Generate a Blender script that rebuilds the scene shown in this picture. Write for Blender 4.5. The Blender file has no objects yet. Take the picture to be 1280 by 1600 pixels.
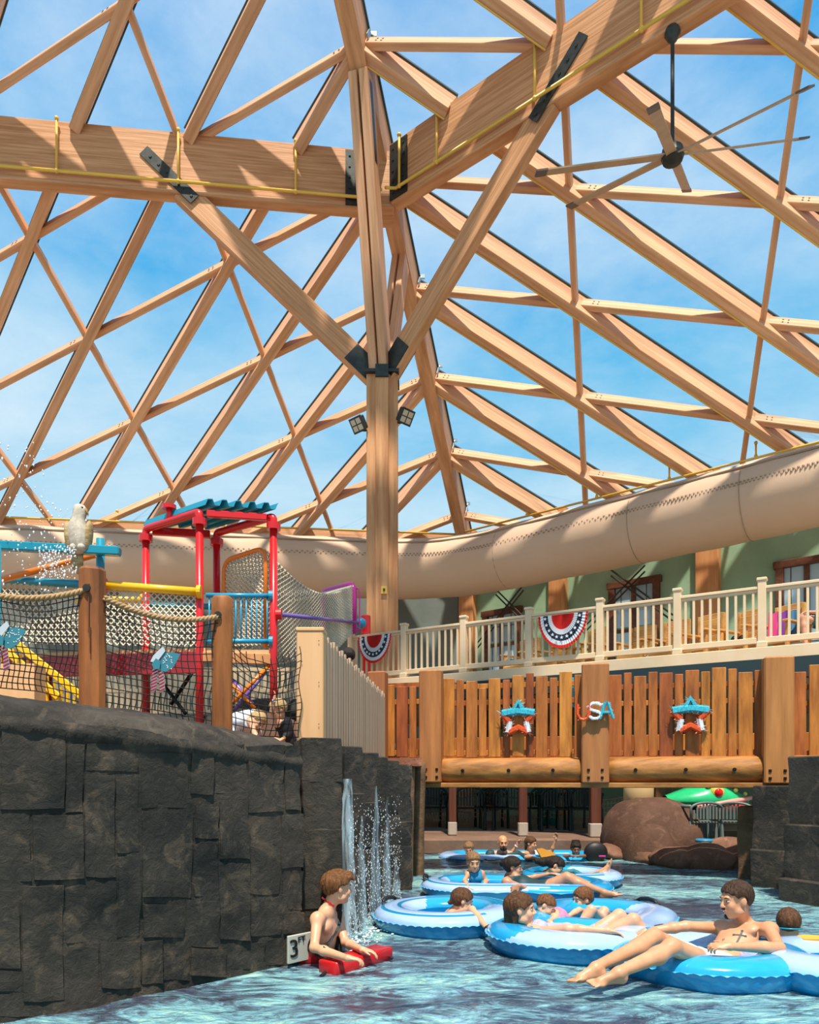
import bpy, bmesh, math, random
import numpy as np
from math import sin, cos, pi, radians, sqrt, atan2, tan
from mathutils import Vector, Matrix, noise as mnoise
V = Vector
random.seed(7)
SC = bpy.context.scene
COL = SC.collection
# ------------------------------------------------------------------ camera
F = 1170.0; CX, HZ = 640.0, 1225.0          # focal length in pixels, principal column, horizon row
CZ = 1.2                                     # eye height above the water (water surface is z = 0)
cd = bpy.data.cameras.new('camera'); cam = bpy.data.objects.new('camera', cd); COL.objects.link(cam)
cam.location = (0, 0, CZ); cam.rotation_euler = (pi/2, 0, 0)
cd.sensor_fit = 'HORIZONTAL'; cd.sensor_width = 36; cd.lens = 36*F/1280
cd.shift_y = (HZ-800)/1280; cd.clip_start = .05; cd.clip_end = 600
SC.camera = cam
# ------------------------------------------------------------------ sky
def build_world():
    w = bpy.data.worlds.new('sky'); SC.world = w; w.use_nodes = True
    nt = w.node_tree; N = nt.nodes; L = nt.links; N.clear()
    out = N.new('ShaderNodeOutputWorld'); bg = N.new('ShaderNodeBackground')
    tc = N.new('ShaderNodeTexCoord'); sep = N.new('ShaderNodeSeparateXYZ')
    L.new(tc.outputs['Generated'], sep.inputs[0])
    ramp = N.new('ShaderNodeValToRGB'); ramp.color_ramp.interpolation = 'EASE'
    e = ramp.color_ramp.elements
    e[0].position = 0.0; e[0].color = (.50, .52, .50, 1)
    e[1].position = 1.0; e[1].color = (.02, .25, .58, 1)
    for p, c in ((.47, (.46, .50, .50)), (.52, (.42, .60, .68)), (.64, (.25, .53, .68)), (.72, (.13, .44, .68)), (.80, (.05, .34, .66)), (.88, (.02, .27, .63))):
        k = e.new(p); k.color = (*c, 1)
    mr = N.new('ShaderNodeMapRange'); mr.inputs[1].default_value = -1; mr.inputs[2].default_value = 1
    L.new(sep.outputs[2], mr.inputs[0]); L.new(mr.outputs[0], ramp.inputs[0])
    mp = N.new('ShaderNodeMapping'); mp.inputs['Scale'].default_value = (1.0, 1.0, 2.2); mp.inputs['Rotation'].default_value = (.15, .2, .5)
    mp.inputs['Location'].default_value = (.35, .1, .6)
    L.new(tc.outputs['Generated'], mp.inputs[0])
    no = N.new('ShaderNodeTexNoise'); no.inputs['Scale'].default_value = 1.9; no.inputs['Detail'].default_value = 9
    no.inputs['Roughness'].default_value = .62; no.inputs['Distortion'].default_value = .25
    L.new(mp.outputs[0], no.inputs['Vector'])
    cr = N.new('ShaderNodeValToRGB'); cr.color_ramp.elements[0].position = .36; cr.color_ramp.elements[1].position = .74
    cr.color_ramp.elements[1].color = (.8, .8, .8, 1)
    L.new(no.outputs[0], cr.inputs[0])
    up = N.new('ShaderNodeMapRange'); up.inputs[1].default_value = 0; up.inputs[2].default_value = .12
    L.new(sep.outputs[2], up.inputs[0])
    mu = N.new('ShaderNodeMath'); mu.operation = 'MULTIPLY'; L.new(cr.outputs[0], mu.inputs[0]); L.new(up.outputs[0], mu.inputs[1])
    mix = N.new('ShaderNodeMixRGB'); mix.inputs[2].default_value = (.66, .75, .80, 1)
    L.new(mu.outputs[0], mix.inputs[0]); L.new(ramp.outputs[0], mix.inputs[1]); L.new(mix.outputs[0], bg.inputs[0])
    bg.inputs[1].default_value = SKY; L.new(bg.outputs[0], out.inputs[0])
SKY = 1.0
build_world()
# ------------------------------------------------------------------ sun, exposure
sl = bpy.data.lights.new('sun', 'SUN'); sl.energy = 5.4; sl.angle = .03; sl.color = (1, .90, .76)
so = bpy.data.objects.new('sun', sl); COL.objects.link(so)
so.rotation_euler = V((-.03, .43, -1)).to_track_quat('-Z', 'Y').to_euler(); so.location = (0, -5, 40)
vs = SC.view_settings; vs.view_transform = 'Standard'; vs.look = 'None'; vs.gamma = 1; vs.exposure = 0.35; vs.use_curve_mapping = False
SC.cycles.max_bounces = 7; SC.cycles.diffuse_bounces = 4; SC.cycles.transparent_max_bounces = 24
SC.cycles.caustics_reflective = False; SC.cycles.caustics_refractive = False
try: SC.cycles.use_denoising = True
except Exception: pass

# ------------------------------------------------------------------ helpers
def P(x, y, Y): return V(((x-CX)/F*Y, Y, CZ+(HZ-y)/F*Y))        # the point seen at (x, y) at depth Y
def W(x, y, z=0.0):                                             # the point of the level z seen at (x, y)
    Y = (CZ-z)*F/(y-HZ); return V(((x-CX)/F*Y, Y, z))
def onl(x, A, B):                                               # depth at which the column x meets the plan line AB
    a = (x-CX)/F; dx, dy = B[0]-A[0], B[1]-A[1]
    t = (A[0]-a*A[1])/(a*dy-dx); return A[1]+t*dy
def lerp(a, b, t): return a+(b-a)*t

class MB:
    def __init__(s): s.v = []; s.f = []; s.m = []
    def add(s, vs, fs, mi=0):
        o = len(s.v); s.v.extend([tuple(p) for p in vs]); s.f.extend([tuple(o+i for i in q) for q in fs]); s.m.extend([mi]*len(fs)); return s
    def box(s, c, size, ax=None, mi=0, ch=0.0):
        X, Y, Z = ax if ax else (V((1,0,0)), V((0,1,0)), V((0,0,1)))
        c = V(c); a, b, h = size[0]/2, size[1]/2, size[2]/2
        if ch <= 0:
            vs = [c+X*i*a+Y*j*b+Z*k*h for i in (-1,1) for j in (-1,1) for k in (-1,1)]
            return s.add(vs, [(0,1,3,2),(4,6,7,5),(0,4,5,1),(2,3,7,6),(0,2,6,4),(1,5,7,3)], mi)
        # chamfered along its longest direction and at the ends
        dims = [(a,X),(b,Y),(h,Z)]; k = max(range(3), key=lambda i: dims[i][0])
        L_, ax_ = dims[k]; (p, U), (q, T) = [dims[i] for i in range(3) if i != k]
        if ax_.dot(U.cross(T)) < 0: (p, U), (q, T) = (q, T), (p, U)
        rings = []
        for t, d in ((-L_, ch), (-L_+ch, 0), (L_-ch, 0), (L_, ch)):
            pp, qq = p-d, q-d
            rings.append([c+ax_*t+U*x+T*y for x, y in ((pp-ch,-qq),(pp,-qq+ch),(pp,qq-ch),(pp-ch,qq),(-pp+ch,qq),(-pp,qq-ch),(-pp,-qq+ch),(-pp+ch,-qq))])
        return s.rings(rings, mi)
    def rings(s, rings, mi=0, caps=True, closed=False):
        n = len(rings[0]); o = len(s.v)
        for r in rings: s.v.extend([tuple(p) for p in r])
        R = len(rings)
        for i in range(R if closed else R-1):
            i2 = (i+1) % R
            for j in range(n):
                j2 = (j+1) % n
                s.f.append((o+i*n+j, o+i*n+j2, o+i2*n+j2, o+i2*n+j)); s.m.append(mi)
        if caps and not closed:
            s.f.append(tuple(o+j for j in reversed(range(n)))); s.m.append(mi)
            s.f.append(tuple(o+(R-1)*n+j for j in range(n))); s.m.append(mi)
        return s
    def tube(s, pts, r, n=8, mi=0, closed=False, caps=True):
        pts = [V(p) for p in pts]; N_ = len(pts); rr = r if hasattr(r, '__len__') else [r]*N_
        rings = []; up = None
        for i, p in enumerate(pts):
            if closed: d = pts[(i+1) % N_]-pts[i-1]
            else: d = pts[min(i+1, N_-1)]-pts[max(i-1, 0)]
            d.normalize()
            if up is None:
                up = V((0,0,1)) if abs(d.z) < .9 else V((1,0,0))
            u = (up-d*up.dot(d)).normalized(); up = u; w = d.cross(u)
            rings.append([p+(u*cos(2*pi*k/n)+w*sin(2*pi*k/n))*rr[i] for k in range(n)])
        return s.rings(rings, mi, caps, closed)
    def lathe(s, prof, n=16, M=None, mi=0, caps=True):
        M = M or Matrix()
        return s.rings([[M @ V((r*cos(2*pi*k/n), r*sin(2*pi*k/n), z)) for k in range(n)] for r, z in prof], mi, caps)
    def ball(s, c, r, n=10, m=7, M=None, mi=0):
        c = V(c); sx, sy, sz = r if hasattr(r, '__len__') else (r,)*3
        rs = []
        for i in range(m+1):
            t = pi*(i+.03)/(m+.06); rs.append([(sin(t)*cos(2*pi*k/n)*sx, sin(t)*sin(2*pi*k/n)*sy, -cos(t)*sz) for k in range(n)])
        return s.rings([[c+((M.to_3x3() @ V(q)) if M else V(q)) for q in r_] for r_ in rs], mi)
    def poly(s, pts, thick, nrm, mi=0):
        pts = [V(p) for p in pts]; n = V(nrm).normalized()*thick/2; k = len(pts)
        o = len(s.v); s.v.extend([tuple(p-n) for p in pts]+[tuple(p+n) for p in pts])
        s.f.append(tuple(o+i for i in reversed(range(k)))); s.f.append(tuple(o+k+i for i in range(k)))
        for i in range(k): j = (i+1) % k; s.f.append((o+i, o+j, o+k+j, o+k+i))
        s.m.extend([mi]*(k+2)); return s
    def grid(s, fn, nu, nv, mi=0):
        o = len(s.v)
        for i in range(nu+1):
            for j in range(nv+1): s.v.append(tuple(fn(i/nu, j/nv)))
        for i in range(nu):
            for j in range(nv):
                a = o+i*(nv+1)+j; s.f.append((a, a+nv+1, a+nv+2, a+1)); s.m.append(mi)
        return s

def pmat(ob):
    return (pmat(ob.parent) @ ob.matrix_parent_inverse if ob.parent else Matrix()) @ ob.matrix_basis
def link(o, parent=None):
    COL.objects.link(o)
    if parent is not None:
        o.parent = parent; o.matrix_parent_inverse = pmat(parent).inverted()
    return o
def obj(name, mb, mat, parent=None, smooth=False, M=None):
    me = bpy.data.meshes.new(name); me.from_pydata(mb.v, [], mb.f)
    for m in (mat if isinstance(mat, (list, tuple)) else [mat]): me.materials.append(m)
    if any(mb.m): me.polygons.foreach_set('material_index', mb.m)
    if smooth: me.polygons.foreach_set('use_smooth', [True]*len(mb.f))
    me.update()
    o = bpy.data.objects.new(name, me)
    if M is not None: o.matrix_basis = M
    return link(o, parent)
def tag(o, label=None, cat=None, group=None, kind=None):
    if label: o['label'] = label
    if cat: o['category'] = cat
    if group: o['group'] = group
    if kind: o['kind'] = kind
    return o
def thing(name, label, cat, loc=(0,0,0), rotz=0, group=None, kind=None):
    o = bpy.data.objects.new(name, None); o.empty_display_size = .1
    o.matrix_basis = Matrix.Translation(V(loc)) @ Matrix.Rotation(rotz, 4, 'Z')
    COL.objects.link(o); return tag(o, label, cat, group, kind)
def struct(name, mb, mat, smooth=False): return tag(obj(name, mb, mat, None, smooth), kind='structure')
def copy_tree(o, M=None, label=None, parent=None):
    c = o.copy(); COL.objects.link(c)
    if M is not None: c.matrix_basis = M
    if parent is not None: c.parent = parent
    if label: c['label'] = label
    for ch in list(o.children): copy_tree(ch, None, None, c)
    return c
def frame(p0, p1, up=(0,0,1)):
    x = (V(p1)-V(p0)).normalized(); u = V(up); z = (u-x*u.dot(x)).normalized(); y = z.cross(x)
    return Matrix(((x.x,y.x,z.x,p0[0]),(x.y,y.y,z.y,p0[1]),(x.z,y.z,z.z,p0[2]),(0,0,0,1)))
def beam(name, p0, p1, w, h, mat, parent=None, up=(0,0,1), dz=0.0, ch=.012):
    p0, p1 = V(p0), V(p1); L_ = (p1-p0).length; mb = MB(); mb.box((L_/2, 0, dz), (L_, w, h), None, 0, ch)
    return obj(name, mb, mat, parent, False, frame(p0, p1, up))
def fillet(pts, r, n=5):
    out = [V(pts[0])]
    for i in range(1, len(pts)-1):
        p, a, b = V(pts[i]), V(pts[i-1]), V(pts[i+1]); da, db = (a-p), (b-p)
        d = min(r, da.length*.45, db.length*.45); a2, b2 = p+da.normalized()*d, p+db.normalized()*d
        for k in range(n+1):
            t = k/n; out.append(a2*(1-t)**2+p*2*t*(1-t)+b2*t*t)
    out.append(V(pts[-1])); return out

# ------------------------------------------------------------------ materials
def mat(name, col=(.5,.5,.5), rough=.6, col2=None, scale=(4,4,4), det=4, spec=.4, bump=0, bscale=None, metal=0, pos=(.35,.65), extra=None, coords='Object', coat=0, sss=0):
    m = bpy.data.materials.new(name); m.use_nodes = True; nt = m.node_tree; N = nt.nodes; L = nt.links
    b = N['Principled BSDF']; b.inputs['Roughness'].default_value = rough; b.inputs['Metallic'].default_value = metal
    b.inputs['Specular IOR Level'].default_value = spec; b.inputs['Base Color'].default_value = (*col, 1)
    b.inputs['Coat Weight'].default_value = coat; b.inputs['Coat Roughness'].default_value = .08
    if sss: b.inputs['Subsurface Weight'].default_value = sss; b.inputs['Subsurface Radius'].default_value = (.02, .008, .004); b.inputs['Subsurface Scale'].default_value = .5
    tc = N.new('ShaderNodeTexCoord'); mp = N.new('ShaderNodeMapping'); mp.inputs['Scale'].default_value = scale
    L.new(tc.outputs[coords], mp.inputs[0])
    no = N.new('ShaderNodeTexNoise'); no.inputs['Scale'].default_value = 1; no.inputs['Detail'].default_value = det; no.inputs['Roughness'].default_value = .6
    L.new(mp.outputs[0], no.inputs['Vector'])
    if col2:
        r = N.new('ShaderNodeValToRGB'); r.color_ramp.elements[0].position, r.color_ramp.elements[1].position = pos
        r.color_ramp.elements[0].color = (*col, 1); r.color_ramp.elements[1].color = (*col2, 1)
        L.new(no.outputs[0], r.inputs[0]); L.new(r.outputs[0], b.inputs['Base Color']); m['ramp'] = r.name
    if bump:
        bn = N.new('ShaderNodeBump'); bn.inputs['Strength'].default_value = bump; bn.inputs['Distance'].default_value = .02
        src = no
        if bscale:
            src = N.new('ShaderNodeTexNoise'); src.inputs['Scale'].default_value = bscale; src.inputs['Detail'].default_value = 6
            L.new(tc.outputs[coords], src.inputs['Vector'])
        L.new(src.outputs[0], bn.inputs['Height']); L.new(bn.outputs[0], b.inputs['Normal'])
    return m
def vary(m, amt=.25, hue=.0):                       # each object its own brightness of the same finish
    nt = m.node_tree; N = nt.nodes; L = nt.links; b = N['Principled BSDF']
    oi = N.new('ShaderNodeObjectInfo'); hs = N.new('ShaderNodeHueSaturation'); mr = N.new('ShaderNodeMapRange')
    mr.inputs[3].default_value = 1-amt; mr.inputs[4].default_value = 1+amt; L.new(oi.outputs['Random'], mr.inputs[0]); L.new(mr.outputs[0], hs.inputs['Value'])
    if hue:
        m2 = N.new('ShaderNodeMapRange'); m2.inputs[3].default_value = .5-hue; m2.inputs[4].default_value = .5+hue
        L.new(oi.outputs['Random'], m2.inputs[0]); L.new(m2.outputs[0], hs.inputs['Hue'])
    src = b.inputs['Base Color'].links
    if src: L.new(src[0].from_socket, hs.inputs['Color'])
    else: hs.inputs['Color'].default_value = b.inputs['Base Color'].default_value
    L.new(hs.outputs[0], b.inputs['Base Color']); return m

M_glu = vary(mat('glulam timber', (.58,.29,.14), .55, (.80,.46,.26), (.5,9,14), 5, .3, .25), .08)
M_glub = mat('broad glulam face', (.48,.22,.09), .55, (.72,.38,.19), (.7,5,22), 6, .3, .35)
M_col = mat('column timber', (.46,.19,.07), .5, (.70,.36,.16), (7,7,.5), 6, .35, .2)
M_seal = mat('dark gasket', (.05,.09,.10), .5)
M_steel = mat('dark steel plate', (.035,.042,.04), .45, (.06,.065,.06), (6,6,6), 3, .5, .1, None, .6)
M_galv = mat('galvanised steel', (.42,.46,.46), .4, None, metal=.8)
M_pipe = mat('yellow sprinkler pipe', (.80,.50,.08), .4)
M_duct = mat('tan fabric duct', (.62,.43,.30), .85, (.66,.47,.34), (.3,.3,.3), 3, .1, .12, 90)
M_seam = mat('duct seam cord', (.36,.25,.17), .8)
M_green = mat('sage green plaster', (.27,.42,.27), .85, (.35,.50,.33), (.7,.7,.7), 5, .2, .15, 14)
M_grey = mat('pale grey panel', (.40,.40,.36), .7, (.46,.46,.42), (1,1,1), 3)
M_dkwood = mat('dark stained wood', (.10,.035,.018), .5, (.17,.06,.03), (1,12,12), 4, .4, .15)
M_pil = mat('pilaster timber', (.52,.22,.08), .55, (.68,.32,.13), (6,6,.6), 4, .3, .1)
M_cable = mat('bracing rod', (.07,.06,.05), .4, metal=.5)

def foil_mat():
    m = bpy.data.materials.new('clear roof foil'); m.use_nodes = True; nt = m.node_tree; N = nt.nodes; L = nt.links; N.clear()
    out = N.new('ShaderNodeOutputMaterial'); tr = N.new('ShaderNodeBsdfTransparent'); tr.inputs[0].default_value = (.96,.98,1,1)
    df = N.new('ShaderNodeBsdfGlossy'); df.inputs['Roughness'].default_value = .1; df.inputs[0].default_value = (.9,.95,1,1)
    lw = N.new('ShaderNodeLayerWeight'); lw.inputs[0].default_value = .12
    mx = N.new('ShaderNodeMixShader'); mu = N.new('ShaderNodeMath'); mu.operation = 'MULTIPLY'; mu.inputs[1].default_value = .25
    L.new(lw.outputs['Fresnel'], mu.inputs[0]); L.new(mu.outputs[0], mx.inputs[0]); L.new(tr.outputs[0], mx.inputs[1]); L.new(df.outputs[0], mx.inputs[2])
    L.new(mx.outputs[0], out.inputs[0]); return m
M_foil = foil_mat()
def glass_mat():
    m = mat('window glass', (.25,.4,.5), .03, None, spec=.9); b = m.node_tree.nodes['Principled BSDF']; b.inputs['Transmission Weight'].default_value = 0
    b.inputs['Base Color'].default_value = (.45,.62,.72,1); return m
M_glass = glass_mat()
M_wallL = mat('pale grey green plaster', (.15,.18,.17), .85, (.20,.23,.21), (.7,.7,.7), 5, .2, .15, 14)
# ================================================================== roof: an octagonal glulam pyramid, two faces of it
C2 = V((-.63, 17.5)); ZT = CZ+14.65                 # the column under the hip, and the roof plane above it
HA = radians(73.9); Hh = V((cos(HA), sin(HA))); PL = V((-Hh.y, Hh.x)); SLP = .695
NL = V((cos(HA+pi/8), sin(HA+pi/8))); NR = V((cos(HA-pi/8), sin(HA-pi/8)))
KE = 8.75                                            # distance of the eaves from the ring beam
def roofpt(u, v, side):                              # u along the hip, v away from it
    s = 1 if side == 'L' else -1
    p = C2+Hh*u+PL*(s*v); n = NL if side == 'L' else NR
    return V((p.x, p.y, ZT-SLP*n.dot(p-C2)))
def rn(side): n = NL if side == 'L' else NR; return V((n.x*SLP, n.y*SLP, 1)).normalized()
def nd(u, v): return u*cos(pi/8)+v*sin(pi/8)
roof = thing('ceiling', 'timber lattice roof with clear foil panes above the pool', None, (C2.x, C2.y, ZT), kind='structure')
W0, U0, DU = 4.27, .38, 2.03
def node(i, k, side): return roofpt(U0+DU*k+.04*i, W0*i, side)
def clipseg(a, b):                                   # clip (u,v) segment to the eaves and to the wedge between two hips
    t0, t1 = 0., 1.
    for fa, fb in ((KE-nd(*a), KE-nd(*b)), (a[0]+16.2-a[1], b[0]+16.2-b[1])):
        if fa < 0 and fb < 0: return None
        if fa < 0: t0 = max(t0, fa/(fa-fb))
        if fb < 0: t1 = min(t1, fa/(fa-fb))
    if t1-t0 < .05: return None
    f = lambda t: (a[0]+(b[0]-a[0])*t, a[1]+(b[1]-a[1])*t)
    return f(t0), f(t1)
for side in 'LR':
    up = rn(side)
    uv = lambda i, k: (U0+DU*k+.04*i, W0*i)
    for k in range(-8, 4):                           # main rafters, each the length of the face
        s = clipseg(uv(0, k), uv(4, k+4))
        if s:
            a, b = roofpt(*s[0], side), roofpt(*s[1], side)
            # at the ring beam the rafter is cut: inner and outer pieces butt against it
            na, nb = nd(*s[0]), nd(*s[1]); segs = [(0, 1)]
            if na < -.3 and nb > .3: t = -na/(nb-na); g = .2/(nb-na); segs = [(0, t-.1*g), (t+g, 1)]
            for t0, t1 in segs:
                r = beam('rafter', lerp(a, b, t0), lerp(a, b, t1), .24, .60, M_glu, roof, up)
                q0, q1 = lerp(a, b, t0)+up*.315, lerp(a, b, t1)+up*.315
                mb = MB(); Ls = (q1-q0).length; mb.box((Ls/2, 0, 0), (Ls, .31, .05)); obj('gasket_strip', mb, M_seal, r, False, frame(q0, q1, up))
                if side == 'L': continue
                mb = MB(); side_v = frame(q0, q1, up).col[1].xyz
                pp0, pp1 = lerp(a, b, t0)-up*.325+side_v*(.09 if side == 'R' else -.09), lerp(a, b, t1)-up*.325+side_v*(.09 if side == 'R' else -.09)
                mb.tube([pp0, pp1], .018, 5); obj('conduit', mb, M_pipe, r)
    for i in range(0, 4):
        for k in range(-8, 5):                       # purlins between neighbouring rafters
            s = clipseg(uv(i, k), uv(i+1, k))
            if s:
                a, b = roofpt(*s[0], side), roofpt(*s[1], side); d = (b-a).normalized()
                if (b-a).length > .5:
                    pu = beam('purlin', a+d*.12+up*.05, b-d*.12+up*.05, .15, .31, M_glu, roof, up)
                    if -2 <= k:
                        mb = MB()
                        for e in (.30, .42):
                            for zz in (-.05, .05): mb.box((e, 0, zz), (.035, .165, .035))
                        obj('bolt', mb, M_steel, pu, False, frame(a+d*.12+up*.05, b, up))
    for i in range(1, 4):
        for k in range(-8, 5):                       # slender braces parallel to the hip
            s = clipseg(uv(i, k), uv(i, k+1))
            if s:
                a, b = roofpt(*s[0], side), roofpt(*s[1], side); d = (b-a).normalized()
                if (b-a).length > .3: beam('brace', a+d*.1-up*.05, b-d*.1-up*.05, .13, .20, M_glu, roof, up)
    for i in range(0, 4):                            # one clear cushion per bay of the lattice
        for k in range(-8, 4):
            c = [uv(i, i+k), uv(i+1, i+1+k), uv(i+1, i+2+k), uv(i, i+1+k)]
            if any(nd(*q) > KE+.9 for q in c) and all(nd(*q) > KE-1.2 for q in c): continue
            if all(q[0]+16.2-q[1] < 0 for q in c): continue
            def fn(s_, t_):
                u = lerp(lerp(c[0][0], c[1][0], s_), lerp(c[3][0], c[2][0], s_), t_); v = lerp(lerp(c[0][1], c[1][1], s_), lerp(c[3][1], c[2][1], s_), t_)
                ex = nd(u, v)-KE
                if ex > 0: u -= ex/cos(pi/8)
                return roofpt(u, v, side)+up*(.31+.22*sin(pi*t_))
            obj('pane', MB().grid(fn, 2, 4), M_foil, roof, True)
hipup = (rn('L')+rn('R')).normalized()
beam('hip_rafter', roofpt(-16, 0, 'L'), roofpt(9.3, 0, 'L'), .38, .78, M_glub, roof, hipup, -.06)
mb = MB(); q0, q1 = roofpt(-16, 0, 'L')+hipup*.36, roofpt(9.3, 0, 'L')+hipup*.36; mb.box(((q1-q0).length/2, 0, 0), ((q1-q0).length, .46, .05)); obj('gasket_strip', mb, M_seal, roof, False, frame(q0, q1, hipup))
for k in range(-1, 5):                               # galvanised hip brackets at the nodes
    p = roofpt(U0+DU*k, 0, 'L'); mb = MB()
    for n_, sg in ((NL, 1), (NR, -1)):
        d = V((PL.x*sg, PL.y*sg, 0)); mb.box(p+d*.24+V((0,0,.12)), (.16, .03, .30), (V((Hh.x,Hh.y,-.64)).normalized(), d, V((Hh.x*.54, Hh.y*.54, .84))))
    mb.tube([p+hipup*.35+V((.12,0,0)), p+hipup*.62+V((.2,0,0))], .03, 6); mb.box(p+hipup*.62+V((.2,0,.02)), (.16,.05,.1)); obj('hip_bracket', mb, M_galv, roof)

# eaves beam and the walls under the two faces
def wallpt(a, z, side, k=KE): n = NL if side == 'L' else NR; e = V((-n.y, n.x))*(1 if side == 'L' else -1); c = C2+n*k+e*(a-k*tan(pi/8)); return V((c.x, c.y, z))   # a: distance from the hip corner at k
ZE = ZT-SLP*KE
def corner(k): return k*tan(pi/8)
for side in 'LR':
    a, b = wallpt(corner(KE)*0, ZE-.05, side), wallpt(22, ZE-.05, side)
    beam('eaves_beam', a, b, .26, .55, M_glu, roof)
def wall(name, side, z0, z1, k, th, m):
    n = (NL if side == 'L' else NR); n3 = V((n.x, n.y, 0)); a, b = wallpt(0, z0, side, k), wallpt(23, z0, side, k)
    mb = MB(); mb.box((a+b)/2+V((0,0,(z1-z0)/2))+n3*th/2, ((b-a).length+.5, th, z1-z0), ((b-a).normalized(), n3, V((0,0,1)))); return struct(name, mb, m)
wall('wall_left', 'L', 0, ZE-.3, KE+.25, .3, M_wallL); wall('wall_right', 'R', 0, ZE-.3, KE+.25, .3, M_green)
for side, nm in (('L', 'trim_1'), ('R', 'trim_2')): wall(nm, side, ZE-1.15, ZE-.28, KE+.13, .11, M_grey)

# ------------------------------------------------------------------ the ring beams, the column and its knee braces
eL = V((-NL.y, NL.x, 0)); eR = V((NR.y, -NR.x, 0)); c3 = V((C2.x, C2.y, 0))
ZB0, ZB1 = CZ+13.28, CZ+14.66
def ring(e, n, label, L_):
    t = thing('ring_beam', label, 'beam', c3+e*.3+V((0,0,ZB0)))
    beam('beam', c3+e*.38+V((0,0,(ZB0+ZB1)/2)), c3+e*L_+V((0,0,(ZB0+ZB1)/2)), .30, ZB1-ZB0, M_glub, t)
    n3 = V((n.x, n.y, 0)); mb = MB(); mb.box(c3+e*.62+V((0,0,(ZB0+ZB1)/2))-n3*.165, (.5, .03, ZB1-ZB0-.12), (e, n3, V((0,0,1))))
    for j in range(5):
        for q in (-.15, .15): mb.box(c3+e*(.62+q)+V((0,0,ZB0+.2+j*.25))-n3*.185, (.05,.02,.05), (e, n3, V((0,0,1))))
    obj('steel_plate', mb, M_steel, t); return t
rbL = ring(eL, NL, 'broad timber ring beam running left from the column', 13)
rbR = ring(eR, NR, 'broad timber ring beam climbing to the upper right from the column', 13)
col = thing('timber_column', 'tall laminated timber column carrying the roof knee braces', 'column', c3+V((0,0,1.5)))
ZJ = CZ+9.45
mb = MB(); cu, cv = V((1,0,0)), V((0,1,0))
for dx, dy, w, d in ((0,0,.30,.80), (-.25,0,.22,.62), (.25,0,.22,.62)):
    mb.box(c3+V((dx,dy,(1.5+ZJ)/2)), (w, d, ZJ-1.5), None, 0, .012)
obj('shaft', mb, M_col, col)
mb = MB(); mb.box(c3+V((0,0,ZJ+.0)), (.78,.84,.07)); mb.box(c3+V((0,-.42,ZJ-.02)), (.3,.06,.28)); obj('steel_collar', mb, M_steel, col)
top = c3+V((0,0,ZJ+.1))
def knee(dirv, reach, z1, w, h, name='knee_brace'):
    a = c3+V((0,0,ZJ+.05))+dirv*.18; b = c3+dirv*reach+V((0,0,z1)); up = V((0,0,1))
    k = beam(name, a, b, w, h, M_glub, col, up); d = (b-a).normalized(); s = V((0,0,1)).cross(dirv).normalized()
    mb = MB(); ax = (d, s, d.cross(s))
    for sg in (-1, 1):
        mb.box(a+d*.40+s*sg*(w/2+.012), (.7, .02, h*.92), ax); 
    for sg in (-1, 1):
        mb.box(b+d*.35+s*sg*.168, (1.5, .02, .26), ax)
        for j in range(6): mb.box(b+d*(-.3+.24*j)+s*sg*.183, (.045, .02, .045), ax)
    obj('steel_plate', mb, M_steel, col); return k
knee(eL, 4.55, ZB0+.15, .24, .50); knee(eR, 4.35, ZB0+.15, .24, .50)
h3 = V((Hh.x, Hh.y, 0))
# twin brace leaning inwards to the hip, and a short one outwards
hp = V((PL.x, PL.y, 0))
for sg in (-1, 1):
    a = c3+V((0,0,ZJ+.05))+hp*sg*.12-h3*.12; q = roofpt(-1.5, 0, 'L'); b = V((q.x, q.y, q.z-.42))+hp*sg*.12
    k_ = beam('knee_brace', a, b, .19, .46, M_glu, col, (0,0,1)); mb = MB(); mb.box((((b-a).length-.9), 0, 0), (1.5, .2, .16)); obj('steel_plate', mb, M_steel, k_, False, frame(a, b))
    a = c3+V((0,0,ZJ+.05))+hp*sg*.1+h3*.15; q = roofpt(1.5, 0, 'L'); b = V((q.x, q.y, q.z-.4))+hp*sg*.1
    beam('knee_brace', a, b, .15, .40, M_glu, col, (0,0,1))
mb = MB(); mb.box(c3+V((0,0,ZB0+.6)), (.5,.62,1.3)); obj('king_block', mb, M_glub, col)
mb = MB(); mb.box(c3+V((.05,-.43,5.62)), (.13,.05,.17)); mb.box(c3+V((.05,-.46,5.62)), (.05,.03,.06), None, 1); tag(obj('call_box', mb, [M_pipe, M_steel]), 'small yellow box screwed to the timber column', 'box')
# lamp heads on the column
def spot(x, sg, label):
    z = CZ+8.22 if sg < 0 else CZ+8.40; p = c3+V((sg*.36,-.1,z)); q = c3+V((sg*.52,-.35,z+.03))
    t = thing('floodlight', label, 'lamp', p); mb = MB(); mb.tube([p, p+V((sg*.1,-.1,-.05)), q], .03, 6); obj('bracket', mb, M_steel, t)
    d = V((sg*.55,-.6,-.58)).normalized(); s_ = V((0,0,1)).cross(d).normalized(); u = d.cross(s_)
    mb = MB(); mb.box(q, (.14, .34, .30), (d, s_, u), 0, .02); mb.box(q+d*.075, (.02, .38, .34), (d, s_, u)); obj('housing', mb, M_steel, t)
    mb = MB()
    for i in (-1, 1):
        for j in (-1, 1): mb.box(q+d*.09+s_*.08*i+u*.07*j, (.012,.13,.115), (d, s_, u))
    obj('lens', mb, mat_lens, t)
mat_lens = mat('lamp lens', (.55,.48,.36), .15, None, spec=.8)
spot(566, -1, 'square floodlight on the left side of the timber column'); spot(628, 1, 'square floodlight on the right side of the timber column')
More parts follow.
